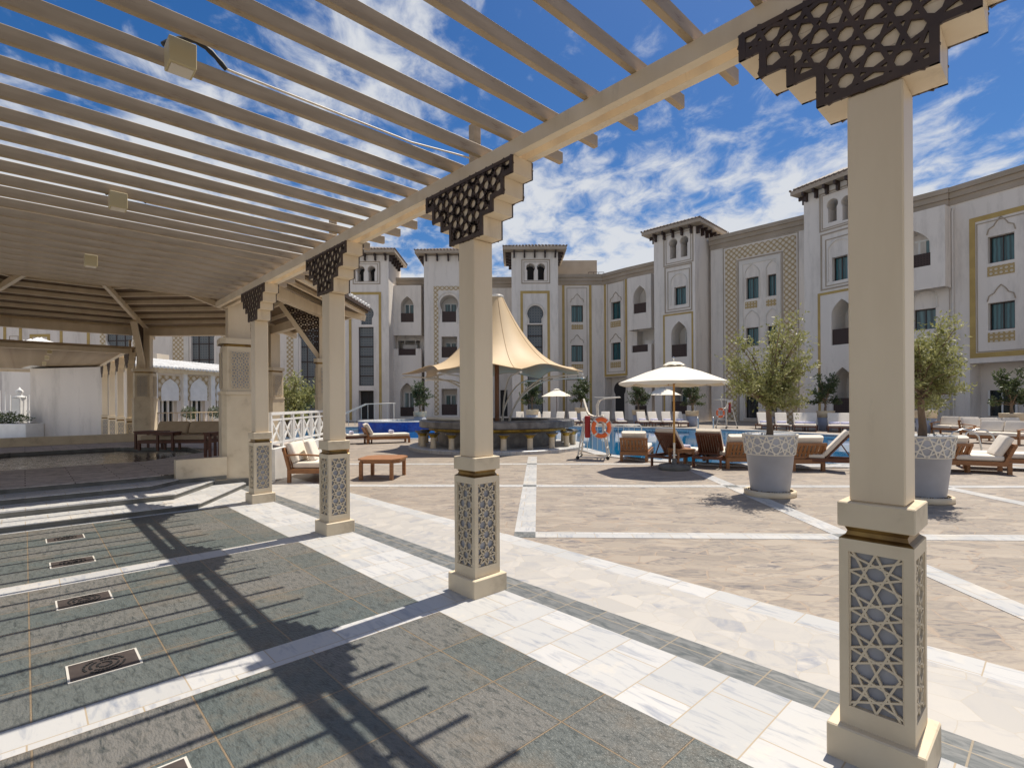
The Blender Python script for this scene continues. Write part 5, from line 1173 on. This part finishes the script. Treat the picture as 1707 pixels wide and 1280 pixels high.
for k in range(NA):
    a = a0+2*pi*k/NA; c_, s_ = cos(a), sin(a); pts = []
    for i in range(9):
        f = i/8; r = .45+(2.15-.45)*(f**1.7); z = .7+(2.55-.7)*(1-(1-f)**1.5)*.97; pts.append((r*c_, r*s_, z-.3))
    an_ = a+.12; 
    pts2 = [(p[0]-s_*.12*(1-i/8), p[1]+c_*.12*(1-i/8), p[2]) for i, p in enumerate(pts)]
    tb = MB().tube(pts2, .032, 7); tb.tube([pts[-1], (3.3*c_, 3.3*s_, 2.26)], .026, 7); tb.tube([(3.27*c_, 3.27*s_, 2.26), (3.42*c_, 3.42*s_, 2.24)], .04, 7); tb.build('arm', GALV, can)
# white stainless rails, ladders
def tubes(name, lab, cat, loc, parts, rz=0):
    q = empty(name, loc, rz); tag(q, lab, cat)
    for n_, runs, r in parts:
        for run in (runs if n_ == 'post' else [None]):
            if run is not None: MB().tube(run, r, 7).build(n_, GALV, q)
            else:
                mm = MB(); [mm.tube(x_, r, 7) for x_ in runs]; mm.build(n_, GALV, q)
    return q
p0 = G(985, 757); L_ = 1.75
tubes('railing', 'low white metal railing at the pool edge between bar and guard chair', 'railing', (2.35, 17.3, 0), [('rail', [[(0, 0, .02), (0, 0, .82), (.05, 0, .87), (1.85, -.1, .87), (1.9, -.1, .82), (1.9, -.1, .02)]], .022), ('balusters', [[(.15+i*.17, -.01*i, .04), (.15+i*.17, -.01*i, .87)] for i in range(10)], .012)], radians(-15))
for i, (px, Y, l) in enumerate(((1176, 30.2, 'curved steel pool ladder rails at the far pool edge'), (1614, 15.2, 'large curved steel ladder rails behind the loungers at the right'))):
    q = empty('pool_ladder', AT(px, Y0, Y)-Vector((0, 0, 0))); q.location.z = 0; q.rotation_euler = (0, 0, radians(-25) if i == 0 else radians(-10)); tag(q, l, 'pool ladder')
    for dxx in (-.42, .42) if i == 0 else (-.12, .25):
        MB().tube([(dxx, .35, .0), (dxx, .35, .45), (dxx, .30, .62), (dxx, .16, .72), (dxx, 0, .74), (dxx, -.14, .68), (dxx, -.22, .5), (dxx, -.22, -.3)] if i == 0 else [(dxx-.4, 0, .0), (dxx-.38, 0, .45), (dxx-.28, 0, .66), (dxx-.05, 0, .76), (dxx+.2, 0, .72), (dxx+.38, 0, .55), (dxx+.45, 0, .2), (dxx+.45, 0, -.2)], .024, 8).build('rail', STEEL, q)
# raised round pool at the left with its stair rail
rp = empty('raised_pool', (-7.15, 33.0, 0)); tag(rp, 'raised round spa pool with deep blue mosaic wall at the back left', 'pool')
MB().lathe([(2.55, -.1), (2.55, .50)], 48).build('mosaic_wall', BLUET, rp); MB().lathe([(2.57, .50), (2.57, .56), (2.2, .56), (2.2, .45)], 48).build('rim', MARBLE, rp); MB().lathe([(0, .50), (2.21, .50)], 48).build('water', POOLW, rp)
tubes('railing', 'white stair railing behind the raised blue pool', 'railing', (-11.8, 36.0, 0), [('rail', [[(0, 0, .9), (1.6, 0, 1.6), (3.6, 0, 1.65), (3.6, 0, 0)], [(0, .6, .9), (1.6, .6, 1.6), (3.6, .6, 1.65)]], .03), ('balusters', [[(i*.45, 0, .1), (i*.45, 0, min(1.62, .9+i*.2))] for i in range(8)], .018)])
# ------------------------------------------------------------ lifeguard chairs
def guard_chair():
    q = empty('lifeguard_chair'); 
    legs = [((-.42, -.42, .06), (-.24, -.26, 1.18)), ((.42, -.42, .06), (.24, -.26, 1.18)), ((-.42, .42, .06), (-.24, .22, 1.18)), ((.42, .42, .06), (.24, .22, 1.18))]
    for a, b in legs: MB().tube([a, b], .021, 8).build('leg', GALV, q)
    m = MB(); 
    for a, b in ((0, 1), (1, 3), (3, 2), (2, 0)): m.tube([legs[a][0], legs[b][0]], .018, 7); m.tube([legs[a][1], legs[b][1]], .018, 7)
    f_ = .45; lp = lambda i, f: tuple(legs[i][0][k]+(legs[i][1][k]-legs[i][0][k])*f for k in range(3))
    m.tube([lp(1, f_), lp(3, f_)], .016, 7); m.tube([lp(0, .35), lp(2, .35)], .016, 7)
    m.build('crossbars', GALV, q)
    for f in (.22, .44, .66): MB().tube([lp(0, f), lp(1, f)] if False else [lp(1, f), lp(3, f)], .018, 7).build('rung', GALV, q)
    s = MB(); pr = [(-.30, 1.72), (-.27, 1.6), (-.20, 1.36), (-.14, 1.24), (-.02, 1.19), (.14, 1.19), (.27, 1.21)]; vs = []
    for (x, z) in pr:
        for y in (-.23, -.15, .15, .23): vs.append((x+(.02 if abs(y) > .2 else 0), y, z+(.03 if abs(y) > .2 and x > -.2 else 0)))
    vs2 = [(a, b, c-.02) for a, b, c in vs]; n = len(pr)
    s.add(vs, [(i*4+j, i*4+j+1, (i+1)*4+j+1, (i+1)*4+j) for i in range(n-1) for j in range(3)], True); s.add(vs2, [(i*4+j, (i+1)*4+j, (i+1)*4+j+1, i*4+j+1) for i in range(n-1) for j in range(3)], True)
    s.build('seat', CUSH, q)
    m = MB(); 
    for y in (-.27, .27): m.tube([(-.24, y*.9, 1.18), (-.30, y, 1.55), (-.26, y, 1.74), (-.05, y, 1.80), (.62, y, 1.80)] if False else [(.12, y*.9, 1.18), (.10, y, 1.5), (.16, y, 1.66), (.30, y, 1.72), (.75, y, 1.75)], .018, 7)
    m.box(.05, .75, -.27, .27, 1.745, 1.765); m.build('armrests', GALV, q)
    for x, y in ((-.42, -.42), (.42, -.42), (-.42, .42), (.42, .42)): MB().tube([(x, y-.02, .05), (x, y+.02, .05)], .05, 12).build('wheel', BLACK, q)
    return q
gc = guard_chair(); gc.location = (2.36, 15.0, 0); gc.rotation_euler = (0, 0, radians(-14)); tag(gc, 'tall metal lifeguard chair with cream seat at the near pool edge', 'lifeguard chair')
g2 = copy_tree(gc); p = AT(1211, Y0, 31.4); g2.location = (p.x, p.y, 0); g2.rotation_euler = (0, 0, radians(200)); g2['label'] = 'distant metal lifeguard chair across the pool beside the mosaic wing'
def torus(m, R, r, n=36, k=10):
    vs = []
    for i in range(n):
        a = 2*pi*i/n
        for j in range(k): b = 2*pi*j/k; vs.append(((R+r*cos(b))*cos(a), r*sin(b)*.8, (R+r*cos(b))*sin(a)))
    return m.add(vs, [(i*k+j, ((i+1) % n)*k+j, ((i+1) % n)*k+(j+1) % k, i*k+(j+1) % k) for i in range(n) for j in range(k)], True)
lb = empty('life_ring', (2.50, 14.55, .90), radians(12)); tag(lb, 'orange life ring with white bands hanging on the near lifeguard chair', 'life ring')
torus(MB(), .235, .062).build('ring', ORANGE, lb)
for k in range(4):
    a = pi/4+k*pi/2; m = MB(); vs = []
    for i in range(3):
        aa = a-.09+.09*i
        for j in range(10): b = 2*pi*j/10; vs.append(((.235+.066*cos(b))*cos(aa), .066*sin(b)*.8, (.235+.066*cos(b))*sin(aa)))
    m.add(vs, [(i*10+j, (i+1)*10+j, (i+1)*10+(j+1) % 10, i*10+(j+1) % 10) for i in range(2) for j in range(10)], True); m.build('white_band', WHITEP, lb)
MB().tube([(.31*cos(2*pi*i/24)*1.03, 0, .31*sin(2*pi*i/24)*1.03) for i in range(25)], .008, 6).build('rope', CANV, lb)
rb = MB().lathe([(0, 0), (.07, .0), (.08, .02), (.08, .58), (.07, .61), (0, .61)], 16).build('rescue_tube', RED, None, (2.12, 14.58, .62)); tag(rb, 'dark red rescue tube strapped upright on the near lifeguard chair', 'rescue tube')
rb2 = rb.copy(); COL.objects.link(rb2); p = AT(1216, Y0, 31.2); rb2.location = (p.x, p.y, .95); rb2['label'] = 'dark red rescue tube on the distant lifeguard chair across the pool'
lb2 = copy_tree(lb); p = AT(1205, Y0, 31.0); lb2.location = (p.x-.15, p.y, .95); lb2['label'] = 'orange life ring on the distant lifeguard chair across the pool'
